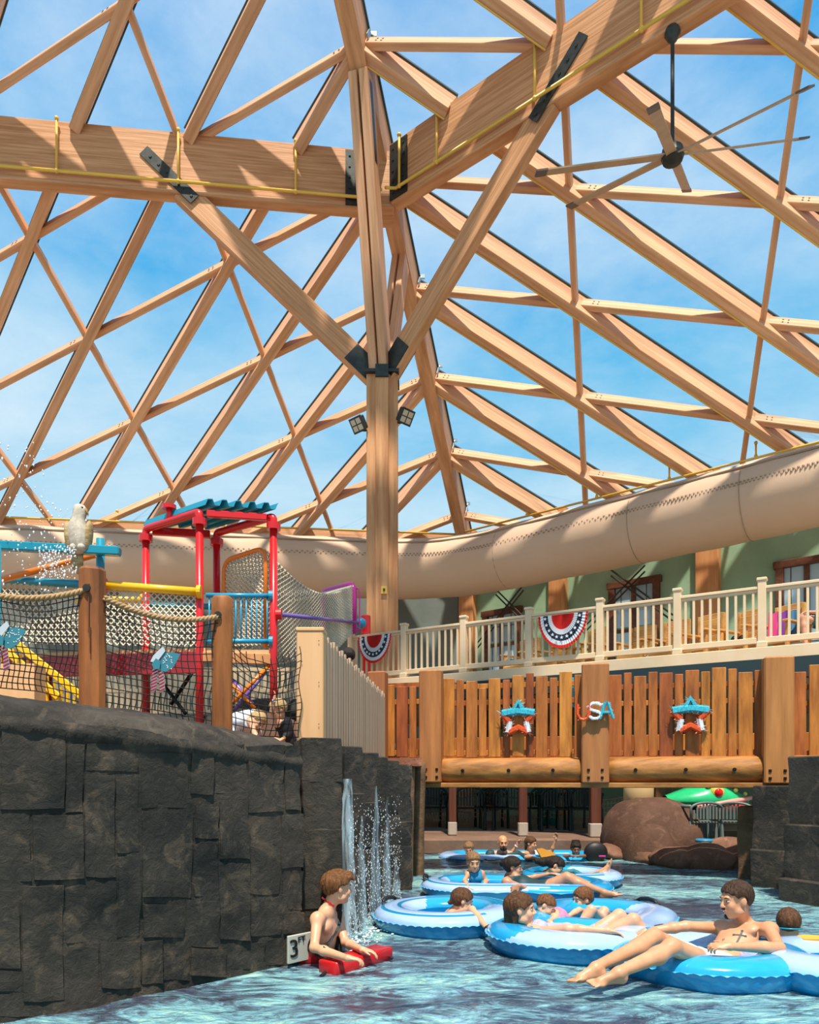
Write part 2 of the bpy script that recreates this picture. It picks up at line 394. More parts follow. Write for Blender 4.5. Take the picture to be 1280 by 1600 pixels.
# ------------------------------------------------------------------ yellow sprinkler pipes
def pipe(label, pts, drops, r=.035):
    t = thing('sprinkler_pipe', label, 'pipe', pts[0]); mb = MB(); mb.tube(pts, r, 8); obj('main_pipe', mb, M_pipe, t, True)
    for a, b in drops:
        mb = MB(); mb.tube([a, b], r*.8, 6); mb.ball(b, r*1.5, 6, 4); mb.ball(a, r*1.5, 6, 4); obj('riser', mb, M_pipe, t, True)
    return t
nL3, nR3 = V((NL.x,NL.y,0)), V((NR.x,NR.y,0))
zz = V((0,0,ZB0+.2)); pc = c3+V((0,-.75,ZB0+.02))
pipe('yellow sprinkler pipe along the left ring beam', [pc, c3+eL*.6-nL3*.24+zz, c3+eL*13-nL3*.24+zz], [(c3+eL*a-nL3*.24+zz, c3+eL*a-nL3*.24+V((0,0,ZB1-.03))) for a in (.55, 2.0, 4.6, 7.2, 9.8)])
pipe('yellow sprinkler pipe along the right ring beam', [pc+V((.1,-.05,0)), c3+eR*.6-nR3*.24+zz, c3+eR*13-nR3*.24+zz], [(c3+eR*a-nR3*.24+zz, c3+eR*a-nR3*.24+V((0,0,ZB1-.03))) for a in (.7, 1.75, 4.15, 6.3)])
k2 = KE-.5; zz2 = ZE+.12
pipe('yellow sprinkler pipe along the left eaves above the duct', [wallpt(.2, zz2, 'L', k2), wallpt(21, zz2, 'L', k2)], [(wallpt(a, zz2, 'L', k2), wallpt(a, zz2+.35, 'L', k2)) for a in (3, 7.3, 11.6)])
pipe('yellow sprinkler pipe along the right eaves above the duct', [wallpt(.2, zz2-.05, 'R', k2-.3), wallpt(21, zz2-.05, 'R', k2-.3)], [(wallpt(a, zz2, 'R', k2-.3), wallpt(a, zz2+.35, 'R', k2-.3)) for a in (2.6, 5.0, 7.2, 9.5, 11.8)])
# ------------------------------------------------------------------ fabric duct under the eaves
kd = 6.35; zd = CZ+6.85; rd = .93
dc = wallpt(0, zd, 'L', kd); pts = fillet([wallpt(20, zd, 'L', kd), wallpt(12, zd, 'L', kd), dc, wallpt(7.5, zd+.05, 'R', kd), wallpt(11, zd+.12, 'R', kd), wallpt(20, zd+.3, 'R', kd)], 2.2, 8)
dense = []
for i in range(len(pts)-1):
    n_ = max(1, int((pts[i+1]-pts[i]).length/.6))
    for j in range(n_): dense.append(lerp(pts[i], pts[i+1], j/n_))
dense.append(pts[-1])
duct = thing('air_duct', 'fat tan fabric air duct sweeping along the eaves', 'duct', dc)
mb = MB(); mb.tube(dense, [rd*(1+.012*sin(i*1.7)) for i in range(len(dense))], 32); obj('fabric_sleeve', mb, M_duct, duct, True)
for i in range(2, len(dense)-2, 7):
    mb = MB()
    d = (dense[i+1]-dense[i-1]).normalized(); s_ = V((0,0,1)).cross(d).normalized(); u = d.cross(s_)
    mb.tube([dense[i]+(s_*cos(a*pi/12)+u*sin(a*pi/12))*rd*1.0 for a in range(24)], .010, 4, closed=True); obj('seam_ring', mb, M_seam, duct)
def along(ang, r, off=0):
    o = []
    for i in range(1, len(dense)-1):
        d = (dense[i+1]-dense[i-1]).normalized(); s_ = d.cross(V((0,0,1))).normalized(); u = s_.cross(d)
        o.append(dense[i]+(s_*cos(ang)+u*sin(ang))*r)
    return o
mb = MB(); mb.tube(along(radians(42), rd*1.02), .03, 5); obj('support_rail', mb, M_seam, duct)
mb = MB()
for off in (0, .06):
    pl_ = along(radians(10)+off, rd*1.0)
    for a, b in zip(pl_[:-1], pl_[1:]):
        for t in (.0, .25, .5, .75):
            p = lerp(a, b, t+off*2); mb.box(p, (.05,.03,.03))
tag(obj('vent_hole', mb, M_seam, duct), kind='stuff')
# ------------------------------------------------------------------ ceiling fan under the right ring beam
fb = c3+eR*6.9+V((0,0,ZB0)); hub = P(1051, 243, fb.y)
fan = thing('ceiling_fan', 'large six-blade ceiling fan hanging from the right ring beam', 'fan', fb)
mb = MB(); mb.lathe([(.02,.0),(.12,0),(.14,-.08),(.08,-.20),(.03,-.24)], 12, Matrix.Translation((hub.x, fb.y, fb.z+.02))); obj('canopy', mb, M_steel, fan)
mb = MB(); mb.tube([(hub.x, fb.y, fb.z-.2), hub], .035, 8); obj('downrod', mb, M_steel, fan)
mb = MB(); mb.lathe([(.05,.22),(.10,.18),(.18,.10),(.20,-.02),(.17,-.10),(.05,-.12)], 16, Matrix.Translation(hub)); obj('motor', mb, M_steel, fan)
M_blade = mat('fan blade', (.42,.27,.15), .5, (.50,.33,.2), (3,3,3)); M_tip = mat('fan blade tip', (.12,.09,.07), .5)
F0, F1 = V((2.465,.1,.402)).normalized(), V((.152,-2.32,-.915)).normalized(); F1 = (F1-F0*F1.dot(F0)).normalized(); FN = F1.cross(F0)   # the blades hang a little askew
for k in range(6):
    a = radians(60*k); d = F0*cos(a)+F1*sin(a); s_ = FN.cross(d); tl = s_*cos(.2)+FN*sin(.2); u = d.cross(tl)
    mb = MB(); mb.box(hub+d*1.22, (2.1, .17, .025), (d, tl, u), 0); o = obj('blade', mb, M_blade, fan)
    mb = MB(); mb.box(hub+d*2.36, (.2, .18, .03), (d, tl, u)); obj('blade_tip', mb, M_tip, o)
# ------------------------------------------------------------------ right wall: pilasters, windows, bracing
kw = KE+.25
A_, B_ = wallpt(0, 0, 'R', kw), wallpt(20, 0, 'R', kw)
def awall(x): Y = onl(x, A_, B_); return ((V(((x-CX)/F*Y, Y, 0))-A_).length, Y)
for x, w in ((728, 22), (873, 23), (1106, 29)):
    a, Y = awall(x); p = wallpt(a, 0, 'R', kw-.12); ww = w/F*Y*1.2; n = 1
    mb = MB(); mb.box(p+V((0,0,5.2)), (ww, .3, 10), (eR, nR3, V((0,0,1))), 0, .015); tag(obj('pilaster', mb, M_pil), 'square timber pilaster on the green wall, ' + {728:'just right of the round corner behind the column', 873:'between the two bracing crosses', 1106:'between the two right windows'}[x], 'pilaster')
def window(n_, x0, x1, y0, y1, cols, rows):
    a0, Y0 = awall(x0); a1, Y1 = awall(x1); z1 = CZ+(HZ-y0)/F*Y0; z0 = CZ+(HZ-y1)/F*Y0
    t = thing('window_%d' % n_, None, None, wallpt((a0+a1)/2, z0, 'R', kw), kind='structure'); ax = (eR, nR3, V((0,0,1))); w = a1-a0; cz = (z0+z1)/2
    mb = MB(); fw = .2
    for a in (a0+fw/2, a1-fw/2): mb.box(wallpt(a, cz, 'R', kw-.06), (fw, .16, z1-z0), ax, 0, .01)
    for z in (z0+fw/2, z1-fw/2): mb.box(wallpt((a0+a1)/2, z, 'R', kw-.06), (w+.12, .18, fw), ax, 0, .01)
    obj('window_frame', mb, M_dkwood, t)
    mb = MB()
    for i in range(1, cols): mb.box(wallpt(lerp(a0, a1, i/cols), cz, 'R', kw-.03), (.14, .10, z1-z0-.2), ax)
    mb.box(wallpt((a0+a1)/2, lerp(z0, z1, .48), 'R', kw-.03), (w-.2, .10, .1), ax)
    obj('mullion', mb, M_dkwood, t)
    for i in range(cols):
        for j in range(2):
            c_ = wallpt(lerp(a0, a1, (i+.5)/cols), lerp(z0, z1, (j+.5)/2), 'R', kw-.012); mb = MB(); mb.box(c_, (w/cols-.1, .02, (z1-z0)/2-.1), ax); g = obj('pane', mb, M_glass, t)
            mb = MB(); mb.box(c_-nR3*.015, (.02, .015, (z1-z0)/2-.2), ax); mb.box(c_-nR3*.015, (w/cols-.2, .015, .02), ax); obj('glazing_bar', mb, M_cable, t)
window(1, 756, 814, 957, 1062, 2, 2); window(2, 952, 1031, 913, 1060, 2, 2); window(3, 1212, 1312, 880, 1050, 2, 2)
def rodx(label, pts):
    t = thing('cross_bracing', label, 'bracing', pts[0][0])
    for a, b in pts:
        for dz in (-.09, .09):
            mb = MB(); mb.tube([a+V((0,0,dz)), b+V((0,0,dz))], .028, 6); obj('rod', mb, M_cable, t)
def wp(x, y, k=kw-.35): Y = onl(x, wallpt(0,0,'R',k), wallpt(20,0,'R',k)); return P(x, y, Y)
rodx('dark steel rods crossing on the green wall beside the column', [(wp(622,935), wp(702,1030)), (wp(662,935), wp(622,970))])
rodx('dark steel rods crossing in front of the middle green wall window', [(wp(775,925), wp(830,980)), (wp(818,918), wp(745,1010))])
rodx('dark steel rods crossing over the window near the middle of the deck', [(wp(955,895), wp(1052,966)), (wp(1008,888), wp(912,985))])
# ================================================================== water, river bed, rock walls
def nz(p, sc, amp, seed=0): return mnoise.fractal(V(p)*sc+V((seed*7.3, seed*3.1, seed)), .9, 2.1, 4)*amp
def rock_mat(name, c1, c2, c3_, sc=1.6, bump=.9):
    m = mat(name, c1, .8, c2, (sc,)*3, 9, .25, 0, pos=(.38,.68)); nt = m.node_tree; N = nt.nodes; L = nt.links; b = N['Principled BSDF']
    tc = N.new('ShaderNodeTexCoord'); n1 = N.new('ShaderNodeTexNoise'); n1.inputs['Scale'].default_value = 16; n1.inputs['Detail'].default_value = 10; n1.inputs['Roughness'].default_value = .7; n1.inputs['Distortion'].default_value = .6
    L.new(tc.outputs['Object'], n1.inputs['Vector'])
    n2 = N.new('ShaderNodeTexNoise'); n2.inputs['Scale'].default_value = sc*3.4; n2.inputs['Detail'].default_value = 12; n2.inputs['Roughness'].default_value = .68; n2.inputs['Distortion'].default_value = .8; L.new(tc.outputs['Object'], n2.inputs['Vector'])
    r = N.new('ShaderNodeValToRGB'); r.color_ramp.elements[0].position = .52; r.color_ramp.elements[1].position = .72; L.new(n2.outputs[0], r.inputs[0])
    mx = N.new('ShaderNodeMixRGB'); mx.inputs[2].default_value = (*c3_, 1); L.new(r.outputs[0], mx.inputs[0]); L.new(b.inputs['Base Color'].links[0].from_socket, mx.inputs[1]); L.new(mx.outputs[0], b.inputs['Base Color'])
    bn = N.new('ShaderNodeBump'); bn.inputs['Strength'].default_value = bump; bn.inputs['Distance'].default_value = .03; L.new(n1.outputs[0], bn.inputs['Height']); L.new(bn.outputs[0], b.inputs['Normal']); return m
M_rock = rock_mat('dark carved rock', (.019,.020,.018), (.060,.050,.039), (.125,.092,.063))
M_rockb = rock_mat('brown carved rock', (.075,.036,.022), (.125,.064,.040), (.17,.095,.06), 1.6, .5)
M_rockc = rock_mat('reddish brown edge rock', (.16,.075,.048), (.25,.13,.08), (.30,.17,.11), 2.0, .5)
M_trunk = rock_mat('brown bark like concrete', (.10,.055,.03), (.22,.12,.06), (.26,.15,.08), 2.5, .6)
def water_mat():
    m = bpy.data.materials.new('pool water'); m.use_nodes = True; nt = m.node_tree; N = nt.nodes; L = nt.links; b = N['Principled BSDF']
    tc = N.new('ShaderNodeTexCoord'); mp = N.new('ShaderNodeMapping'); mp.inputs['Scale'].default_value = (1.3, 2.3, 1); L.new(tc.outputs['Object'], mp.inputs[0])
    n1 = N.new('ShaderNodeTexNoise'); n1.inputs['Scale'].default_value = 1.7; n1.inputs['Detail'].default_value = 10; n1.inputs['Roughness'].default_value = .72; n1.inputs['Distortion'].default_value = 2.2
    L.new(mp.outputs[0], n1.inputs['Vector'])
    r = N.new('ShaderNodeValToRGB'); e = r.color_ramp.elements
    e[0].position = .33; e[0].color = (.045,.055,.085,1); e[1].position = .76; e[1].color = (.60,.80,.71,1)
    for p, c in ((.42, (.075,.105,.145)), (.49, (.14,.28,.34)), (.56, (.20,.43,.49)), (.63, (.30,.55,.48))): k = e.new(p); k.color = (*c, 1)
    n3 = N.new('ShaderNodeTexNoise'); n3.inputs['Scale'].default_value = .45; n3.inputs['Detail'].default_value = 3; L.new(mp.outputs[0], n3.inputs['Vector'])
    ma = N.new('ShaderNodeMath'); ma.operation = 'MULTIPLY_ADD'; ma.inputs[1].default_value = .85; ma.inputs[2].default_value = -.43; L.new(n3.outputs[0], ma.inputs[0])
    ad = N.new('ShaderNodeMath'); ad.operation = 'ADD'; L.new(n1.outputs[0], ad.inputs[0]); L.new(ma.outputs[0], ad.inputs[1])
    L.new(ad.outputs[0], r.inputs[0]); L.new(r.outputs[0], b.inputs['Base Color'])
    b.inputs['Roughness'].default_value = .06; b.inputs['IOR'].default_value = 1.33; b.inputs['Specular IOR Level'].default_value = .55
    n2 = N.new('ShaderNodeTexNoise'); n2.inputs['Scale'].default_value = 4.2; n2.inputs['Detail'].default_value = 7; n2.inputs['Distortion'].default_value = 1.4; L.new(mp.outputs[0], n2.inputs['Vector'])
    bn = N.new('ShaderNodeBump'); bn.inputs['Strength'].default_value = .9; bn.inputs['Distance'].default_value = .12; L.new(n2.outputs[0], bn.inputs['Height']); L.new(bn.outputs[0], b.inputs['Normal'])
    return m
M_water = water_mat()
def wz(x, y): return .018*mnoise.noise(V((x*1.6, y*2.6, 3)))+.010*mnoise.noise(V((x*4.2, y*6, 9)))-.012
mb = MB()
def wf(s, t):
    y = 1.6+13.2*t**1.5; x = -4.2+12.5*s
    return (x, y, wz(x, y))
mb.grid(wf, 110, 170); water = struct('water', mb, M_water, True)
M_bed = mat('pool bed', (.25,.5,.55), .7)
mb = MB(); mb.box((2.0, 7.5, -1.05), (14, 15, .1)); struct('floor_1', mb, M_bed)
# left wall: plan path (x pixel, waterline row) -> world
LP = [W(0,1592)+V((-1.6,-1.3,0)), W(0,1592), W(110,1575), W(250,1549), W(370,1522), W(472,1500)]
LT = [1.74, 1.69, 1.67, 1.62, 1.57, 1.52]
def lpath(t):
    t = min(max(t, 0), len(LP)-1.0001); i = int(t); f = t-i; return lerp(LP[i], LP[i+1], f), lerp(LT[i], LT[i+1], f)
LN = V((.66,-.75,0)).normalized()
rock = thing('rock_wall', 'long dark carved rock wall rising from the water, with rope posts on top', 'rock wall', LP[2])
def wn(q): return nz(q, 1.7, .034)+nz(q, 7, .014, 3)
prof = [(.02,-.5),(.02,-.1),(.0,.15),(-.02,.5),(-.03,.9),(-.03,1.2),(-.02,1.38)]
def rw(s, t):
    p, zt = lpath(s*(len(LP)-1)); k = t*14
    if k <= 8: 
        h = -.5+(zt-.22+.5)*k/8; o = 0
    elif k <= 12: a = (k-8)/4*pi/2; h = zt-.22+.22*sin(a); o = .03-.30*(1-cos(a))
    else: h = zt+.03*(13-k); o = -.27-.45*(k-12)/2
    q = p+LN*o+V((0,0,h)); d = wn(q); return q+(LN*(1 if k < 10 else .2)+V((0,0,0 if k < 9 else .8)))*d
M_sunlip = rock_mat('sunlit rock top', (.030,.027,.023), (.085,.070,.055), (.125,.10,.076), 2.0, .8)  # lighter copy of the rock: sunlight on the top lip painted into its colour
core = MB().grid(rw, 90, 42); sunlip = MB(); sunlip.v = core.v; sunlip.f = [f for i, f in enumerate(core.f) if i % 42 >= 27]; sunlip.m = [0]*len(sunlip.f)
fs_ = set(sunlip.f); core2 = MB(); core2.v = core.v; core2.f = [f for f in core.f if f not in fs_]; core2.m = [0]*len(core2.f)
obj('wall_core', core2, M_rock, rock, True); obj('sunlit_lip', sunlip, M_sunlip, rock, True)
def wallY(x):
    for i in range(1, len(LP)-1):
        x1 = CX+LP[i+1].x/LP[i+1].y*F
        if x <= x1 or i == len(LP)-2: return onl(x, LP[i], LP[i+1])
BL = [(0,262,190,527),(266,333,262,540),(342,553,262,372),(340,460,380,800),(465,554,382,700),(562,757,298,522),(766,852,262,466),(858,983,262,460),(990,1136,265,538),(1142,1203,268,530),
 (-120,124,537,812),(129,335,543,806),(470,557,707,1040),(565,772,530,880),(781,872,512,640),(781,873,648,872),(878,991,486,724),(878,998,732,1050),(995,1115,546,866),(1122,1212,542,760),(1130,1218,768,930),
 (-60,80,822,1160),(87,255,822,1295),(262,468,824,1060),(572,738,905,1038),(745,876,888,1076),(1003,1128,873,1030),(1136,1222,937,1022),(277,398,1072,1285),(403,566,1052,1240),(570,652,1048,1225),(656,760,1046,1210),(765,904,1082,1192),(908,1062,1056,1160),(1066,1134,1042,1148),(-60,108,1168,1250),(-60,112,1256,1345)]
for bi, (x0, x1, y0, y1) in enumerate(BL):
    nb = 9; gx = [0, .018]+[i/(nb-2) for i in range(1, nb-2)]+[.982, 1]
    cx_, cy_ = (x0+x1)/2, (y0+y1)/2; hx, hy = (x1-x0)/2+1.0, (y1-y0)/2+1.0; wj = 2.0/max(hx, hy)
    def fb_(s, t):
        i_, j_ = round(s*nb), round(t*nb); gs, gt = gx[i_], gx[j_]
        px = (cx_+hx*(2*gs-1)+2.0*sin(t*4+bi))/2.56; py = 1060+(cy_+hy*(2*gt-1)+3*sin(s*5+bi*1.7))/2.56; Y = wallY(px); p = P(px, py, Y)
        edge = i_ in (0, nb) or j_ in (0, nb)
        return p+LN*((-.05 if edge else .007)+wn(p)+.005*sin(bi*2.4)+(0 if edge else nz(p, 5, .011, bi)))
    obj('block', MB().grid(fb_, nb, nb), M_rock, rock, True).data.set_sharp_from_angle(angle=radians(32))
# pier and the stepped columns behind it, each a stack of carved blocks
def rock_box(name, x0, x1, y0, y1, Y, depth, parent, m=M_rock, turn=.25, amp=.03, seed=0, n=7):
    A = P(x0, y0, Y); Bx = P(x1, y0, Y+turn*(x1-x0)/F*Y); z1 = A.z+.012; z0 = P(x0, y1, Y).z-.012; e = (Bx-A); e.z = 0; L_ = e.length; e.normalize(); nn = V((e.y, -e.x, 0)); c = (A+Bx)/2
    bm = bmesh.new(); bmesh.ops.create_cube(bm, size=1); bmesh.ops.bevel(bm, geom=bm.edges[:], offset=.02, segments=1, affect='EDGES')
    bmesh.ops.subdivide_edges(bm, edges=bm.edges[:], cuts=n-4, use_grid_fill=True)
    mb = MB(); vs = []
    for v in bm.verts:
        q = V((c.x, c.y, (z0+z1)/2))+e*v.co.x*L_-nn*(v.co.y+.5)*depth+V((0,0,v.co.z*(z1-z0)))
        d = nz(q, 3.2, amp, seed)+nz(q, 10, amp*.4, seed+1); vs.append(q+(e*v.co.x*1.0+nn*-v.co.y*1.8+V((0,0,v.co.z*.15)))*d)
    mb.add(vs, [[v.index for v in f.verts] for f in bm.faces]); bm.free()
    o = obj(name, mb, m, parent, True); o.data.set_sharp_from_angle(angle=radians(38)); return o
pier = thing('rock_pier', 'square dark rock pier of three stacked blocks beside the waterfall', 'rock pier', P(503,1480,5.5))
for y0, y1 in ((1155,1220),(1219,1299),(1298,1420),(1419,1560)): rock_box('block', 472, 535, y0, y1, 5.25, .55, pier, seed=y0, amp=.028)
fallr = thing('waterfall_rocks', 'stepped dark rock columns behind the falling water', 'rock', P(590,1430,7))
for i, (x0, x1, y0, Y) in enumerate(((539,567,1168,6.1),(566,588,1178,6.7),(585,605,1184,7.3),(603,623,1190,7.9),(620,643,1196,8.5))):
    for q0, q1 in ((y0, y0+75+i*4), (y0+74+i*4, y0+150-i*5), (y0+148-i*5, 1560)): rock_box('block', x0-1, x1+1, q0, q1, Y, .7, fallr, seed=i*5+q0, turn=.6)
tr = thing('bridge_abutment', 'brown bark textured abutment under the left end of the wooden bridge', 'abutment', P(650,1390,9.6))
for i, (x0, x1, Y) in enumerate(((630,646,9.2),(641,663,9.9))):
    mb = MB(); rs = []
    for k in range(12):
        y = 1191+k*19.; c = P((x0+x1)/2+(3-k*.45), y, Y); r = (x1-x0)/2/F*Y*(1+.2*max(0,k-6)/6)
        rs.append([c+V((cos(a)*r, sin(a)*r+r, 0))*(1+.08*mnoise.noise(V((a*3, k*.3, i)))) for a in [2*pi*j/20 for j in range(20)]])
    obj('trunk', mb.rings(rs), M_trunk, tr, True)
mb = MB(); mb.box(P(628,1192,9.6), (.5,.9,.1)); obj('cap_slab', mb, rock_mat('red rock', (.25,.09,.05), (.38,.15,.09), (.45,.2,.12)), tr)
# right rock
rr = thing('rock_outcrop', 'dark carved rock wall at the right end of the bridge', 'rock wall', W(1240,1400))
rock_box('block', 1232, 1345, 1184, 1290, 7.9, 1.4, rr, turn=-.95, seed=31, n=9); rock_box('block', 1224, 1345, 1289, 1375, 7.85, 1.45, rr, turn=-.95, seed=32, n=9); rock_box('block', 1217, 1345, 1373, 1480, 7.8, 1.5, rr, turn=-.95, seed=33, n=9)
rock_box('block', 1174, 1236, 1229, 1330, 8.95, .8, rr, turn=-.7, seed=35); rock_box('block', 1172, 1228, 1328, 1440, 8.9, .8, rr, turn=-.7, seed=36)
rock_box('block', 1152, 1180, 1262, 1440, 9.6, .8, rr, M_trunk, turn=-.5, seed=37)
for y_ in (3.2, 4.7, 6.2, 7.4):                          # the right bank goes on towards the viewer
    mb = MB(); mb.grid(lambda s, t: (5.3-.25*sin(pi*t)+.08*mnoise.noise(V((s*4, t*3, y_)))+.5*t*t, y_-.85+1.7*s, -.5+2.0*t), 10, 8); obj('bank_block', mb, M_rock, rr, True)
# waterfall sheets, streams and drops
M_fall = bpy.data.materials.new('falling water'); M_fall.use_nodes = True
def fall_setup():
    nt = M_fall.node_tree; N = nt.nodes; L = nt.links; b = N['Principled BSDF']; b.inputs['Base Color'].default_value = (.50,.70,.82,1); b.inputs['Roughness'].default_value = .12
    tc = N.new('ShaderNodeTexCoord'); mp = N.new('ShaderNodeMapping'); mp.inputs['Scale'].default_value = (30,30,1.6); L.new(tc.outputs['Object'], mp.inputs[0])
    no = N.new('ShaderNodeTexNoise'); no.inputs['Scale'].default_value = 1; no.inputs['Detail'].default_value = 5; L.new(mp.outputs[0], no.inputs['Vector'])
    mr = N.new('ShaderNodeMapRange'); mr.inputs[1].default_value = .35; mr.inputs[2].default_value = .65; mr.inputs[3].default_value = .04; mr.inputs[4].default_value = .62; L.new(no.outputs[0], mr.inputs[0]); L.new(mr.outputs[0], b.inputs['Alpha'])
fall_setup()
def sheet(parent, x0, x1, y0, y1, Y, lean=.12, bulge=.02, m=None):
    def fn(s, t):
        p = P(lerp(x0, x1, s), lerp(y0, y1, t), Y); w = .35+.65*min(1, t*2.2)
        return p+V(((s-.5)*.10*t, -lean*t**.7-bulge*sin(pi*s), 0))+V((nz(p, 6, .012), 0, 0))
    mb = MB(); mb.grid(fn, 5, 22); return obj('water_sheet', mb, m or M_fall, parent, True)
wf_ = thing('waterfall', 'thin waterfall streaming between the dark rock columns', 'waterfall', P(552,1220,5.6))
sheet(wf_, 536, 550, 1217, 1475, 5.75, .12); M_thin = M_fall.copy(); [setattr(n.inputs[4], 'default_value', .34) for n in M_thin.node_tree.nodes if n.type == 'MAP_RANGE']
sheet(wf_, 564, 567, 1275, 1455, 5.95, .08, .02, M_thin); sheet(wf_, 586, 589, 1228, 1440, 6.55, .08, .02, M_thin); sheet(wf_, 604, 606, 1245, 1425, 7.2, .1, .02, M_thin); sheet(wf_, 618, 621, 1340, 1415, 7.8, .1, .02, M_thin)
rnd = random.Random(3); mb = MB()
for i in range(1500):
    u = rnd.random(); x = lerp(545, 628, u); Y = lerp(5.7, 7.9, u)+rnd.uniform(-.35,.1); t = rnd.random()**.6; y = lerp(1240, 1480-40*u, t)
    c = P(x, y, Y); r = rnd.uniform(.002,.0052); mb.ball(c, (r*.7, r*.7, r*rnd.uniform(1,2.6)), 5, 3)
M_drop = mat('water drops', (.85,.93,.97), .1, None, spec=.8)
tag(obj('water_drops', mb, M_drop, wf_, True), kind='stuff')
mb = MB()
for i in range(260):                                  # foam where it lands
    a = rnd.random(); x = lerp(540, 640, a); c = W(x, lerp(1478, 1425, a)+rnd.gauss(2, 9), .006); r = rnd.uniform(.003,.010); mb.ball(c, (r*1.6, r*1.6, r*.6), 5, 3)
tag(obj('foam', mb, M_drop, wf_, True), kind='stuff')
# depth sign on the rock
sp = thing('depth_sign', 'small white depth sign fixed low on the dark rock wall', 'sign', P(462,1482,5.0))
sY = 4.98; e_ = V((.66,.75,0)).normalized(); sc_ = P(462,1482,sY)
mb = MB(); mb.box(sc_+e_*.10, (.34,.02,.185), (e_, -LN, V((0,0,1))), 0, .004); obj('plate', mb, mat('white sign plate', (.44,.44,.38), .5), sp)
def text(s, name, loc, ex, size, m, parent, nrm, depth=.004):
    cu = bpy.data.curves.new(name, 'FONT'); cu.body = s; cu.size = size; cu.extrude = depth; cu.align_x = 'CENTER'; cu.align_y = 'CENTER'; cu.resolution_u = 4; cu.materials.append(m)
    o = bpy.data.objects.new(name, cu); x = V(ex).normalized(); z = V(nrm).normalized(); y = z.cross(x)
    me = bpy.data.meshes.new_from_object(o); bpy.data.objects.remove(o); o = bpy.data.objects.new(name, me)
    o.matrix_basis = Matrix(((x.x,y.x,z.x,loc[0]),(x.y,y.y,z.y,loc[1]),(x.z,y.z,z.z,loc[2]),(0,0,0,1))); return link(o, parent)
M_ink = mat('black paint', (.01,.01,.01), .5)
text('3', 'numeral', sc_-e_*.022+LN*.013, e_, .17, M_ink, sp, LN); text('FT', 'lettering', sc_+e_*.042+LN*.013+V((0,0,.055)), e_, .06, M_ink, sp, LN); text('6', 'numeral', sc_+e_*.13+LN*.013, e_, .17, M_ink, sp, LN)
text('IN', 'lettering', sc_+e_*.20+LN*.013+V((0,0,.055)), e_, .06, M_ink, sp, LN)
# ================================================================== ground around the pool
M_conc = mat('warm concrete', (.42,.34,.27), .8, (.50,.42,.34), (1,1,1), 5, .3, .1, 30)
M_curb = mat('brown pool curb', (.15,.085,.055), .8, (.22,.13,.085), (2,2,2), 5, .3, .2, 20)
mb = MB(); mb.box((3.5, 14.2, .10), (14, 2.2, .28), None, 0, .03); struct('trim_3', mb, M_curb)
mb = MB(); mb.box((4.0, 22, .08), (26, 14.5, .2)); struct('floor_2', mb, M_conc)
# playground terrace behind the left wall
mb = MB(); pts = [LP[0]+V((-2.5,2.4,0))]+[p-LN*.4 for p in LP]+[P(505,1200,5.9), P(622,1200,8.9), P(650,1200,10.6), V((.1,15.2,0)), V((-1.0,27,0)), V((-16,26,0)), V((-16,6,0))]
o_ = len(pts); mb.add([(p[0], p[1], 1.40) for p in pts]+[(p[0], p[1], -.4) for p in pts], [tuple(range(o_))]+[(i, o_+i, o_+(i+1) % o_, (i+1) % o_) for i in range(o_)])
struct('floor_3', mb, M_curb)
# ================================================================== wooden bridge
def wood(name, a, b, sc=(14,14,1.1), bump=.35, vr=.14, hue=.008, rough=.6): return vary(mat(name, a, rough, b, sc, 9, .3, bump, pos=(.3,.72)), vr, hue)
M_board = wood('orange stained board', (.20,.055,.011), (.58,.19,.038), (11,11,1.6), .35, .26, .012)
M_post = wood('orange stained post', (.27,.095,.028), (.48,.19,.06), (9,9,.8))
M_log = mat('stained log', (.22,.085,.02), .6, (.48,.21,.055), (.8,10,10), 6, .3, .3)
M_bolt = mat('dark bolt', (.02,.015,.012), .5, metal=.6)
BA, BB = P(674,1225,10.4), P(1215,1225,9.3); be = (BB-BA); be.z = 0; be.normalize(); bn_ = V((be.y,-be.x,0)); UZ = V((0,0,1)); bax = (be, -bn_, UZ)
def bpx(x, y, off=0):                                    # point on the bridge front plane shifted off towards the viewer
    A = BA+bn_*off; B = BB+bn_*off; return P(x, y, onl(x, A, B))
bridge = thing('wooden_bridge', 'stained timber footbridge with board parapet crossing the lazy river', 'bridge', (BA+BB)/2)
def bx(name, x0, x1, y0, y1, off, th, m, ch=.008, parent=None):
    a, b = bpx(x0, y0, off), bpx(x1, y0, off); c = (a+b)/2; z1 = c.z; z0 = bpx((x0+x1)/2, y1, off).z; mb = MB(); w = ((b-a)-UZ*(b-a).z).length
    mb.box((c.x, c.y, (z0+z1)/2), (w, th, z1-z0), bax, 0, ch); return obj(name, mb, m, parent or bridge)
for x0, x1, y0, y1 in ((657,691,1048,1223),(909,952,1038,1224),(1192,1239,1027,1225),(576,604,1050,1190),(1452,1500,1024,1226)):
    po = bx('post', x0, x1, y0, y1, .12, .20, M_post, .018)
    if x0 > 600:
        for fx in (.25, .75):
            for yy in (y1-9, y1-21): mb = MB(); c = bpx(lerp(x0, x1, fx), yy, .225); mb.box(c, (.035,.02,.035), bax, 0, .005); obj('bolt', mb, M_bolt, po)
c1 = [(490,545),(556,592),(604,660),(667,705),(716,775),(787,823),(834,893),(903,941),(952,1011),(1022,1060),(1070,1133),(1145,1180)]; t1 = [577,583,590,625,577,583,562,550,567,573,543,558]
c2 = [(228,293),(304,343),(354,416),(427,472),(481,549),(558,600),(611,680),(690,735),(743,815),(825,868),(876,948),(957,995),(1147,1215),(1230,1296),(1306,1350)]; t2 = [687,676,693,672,676,683,663,670,650,656,673,663,672,636,650]
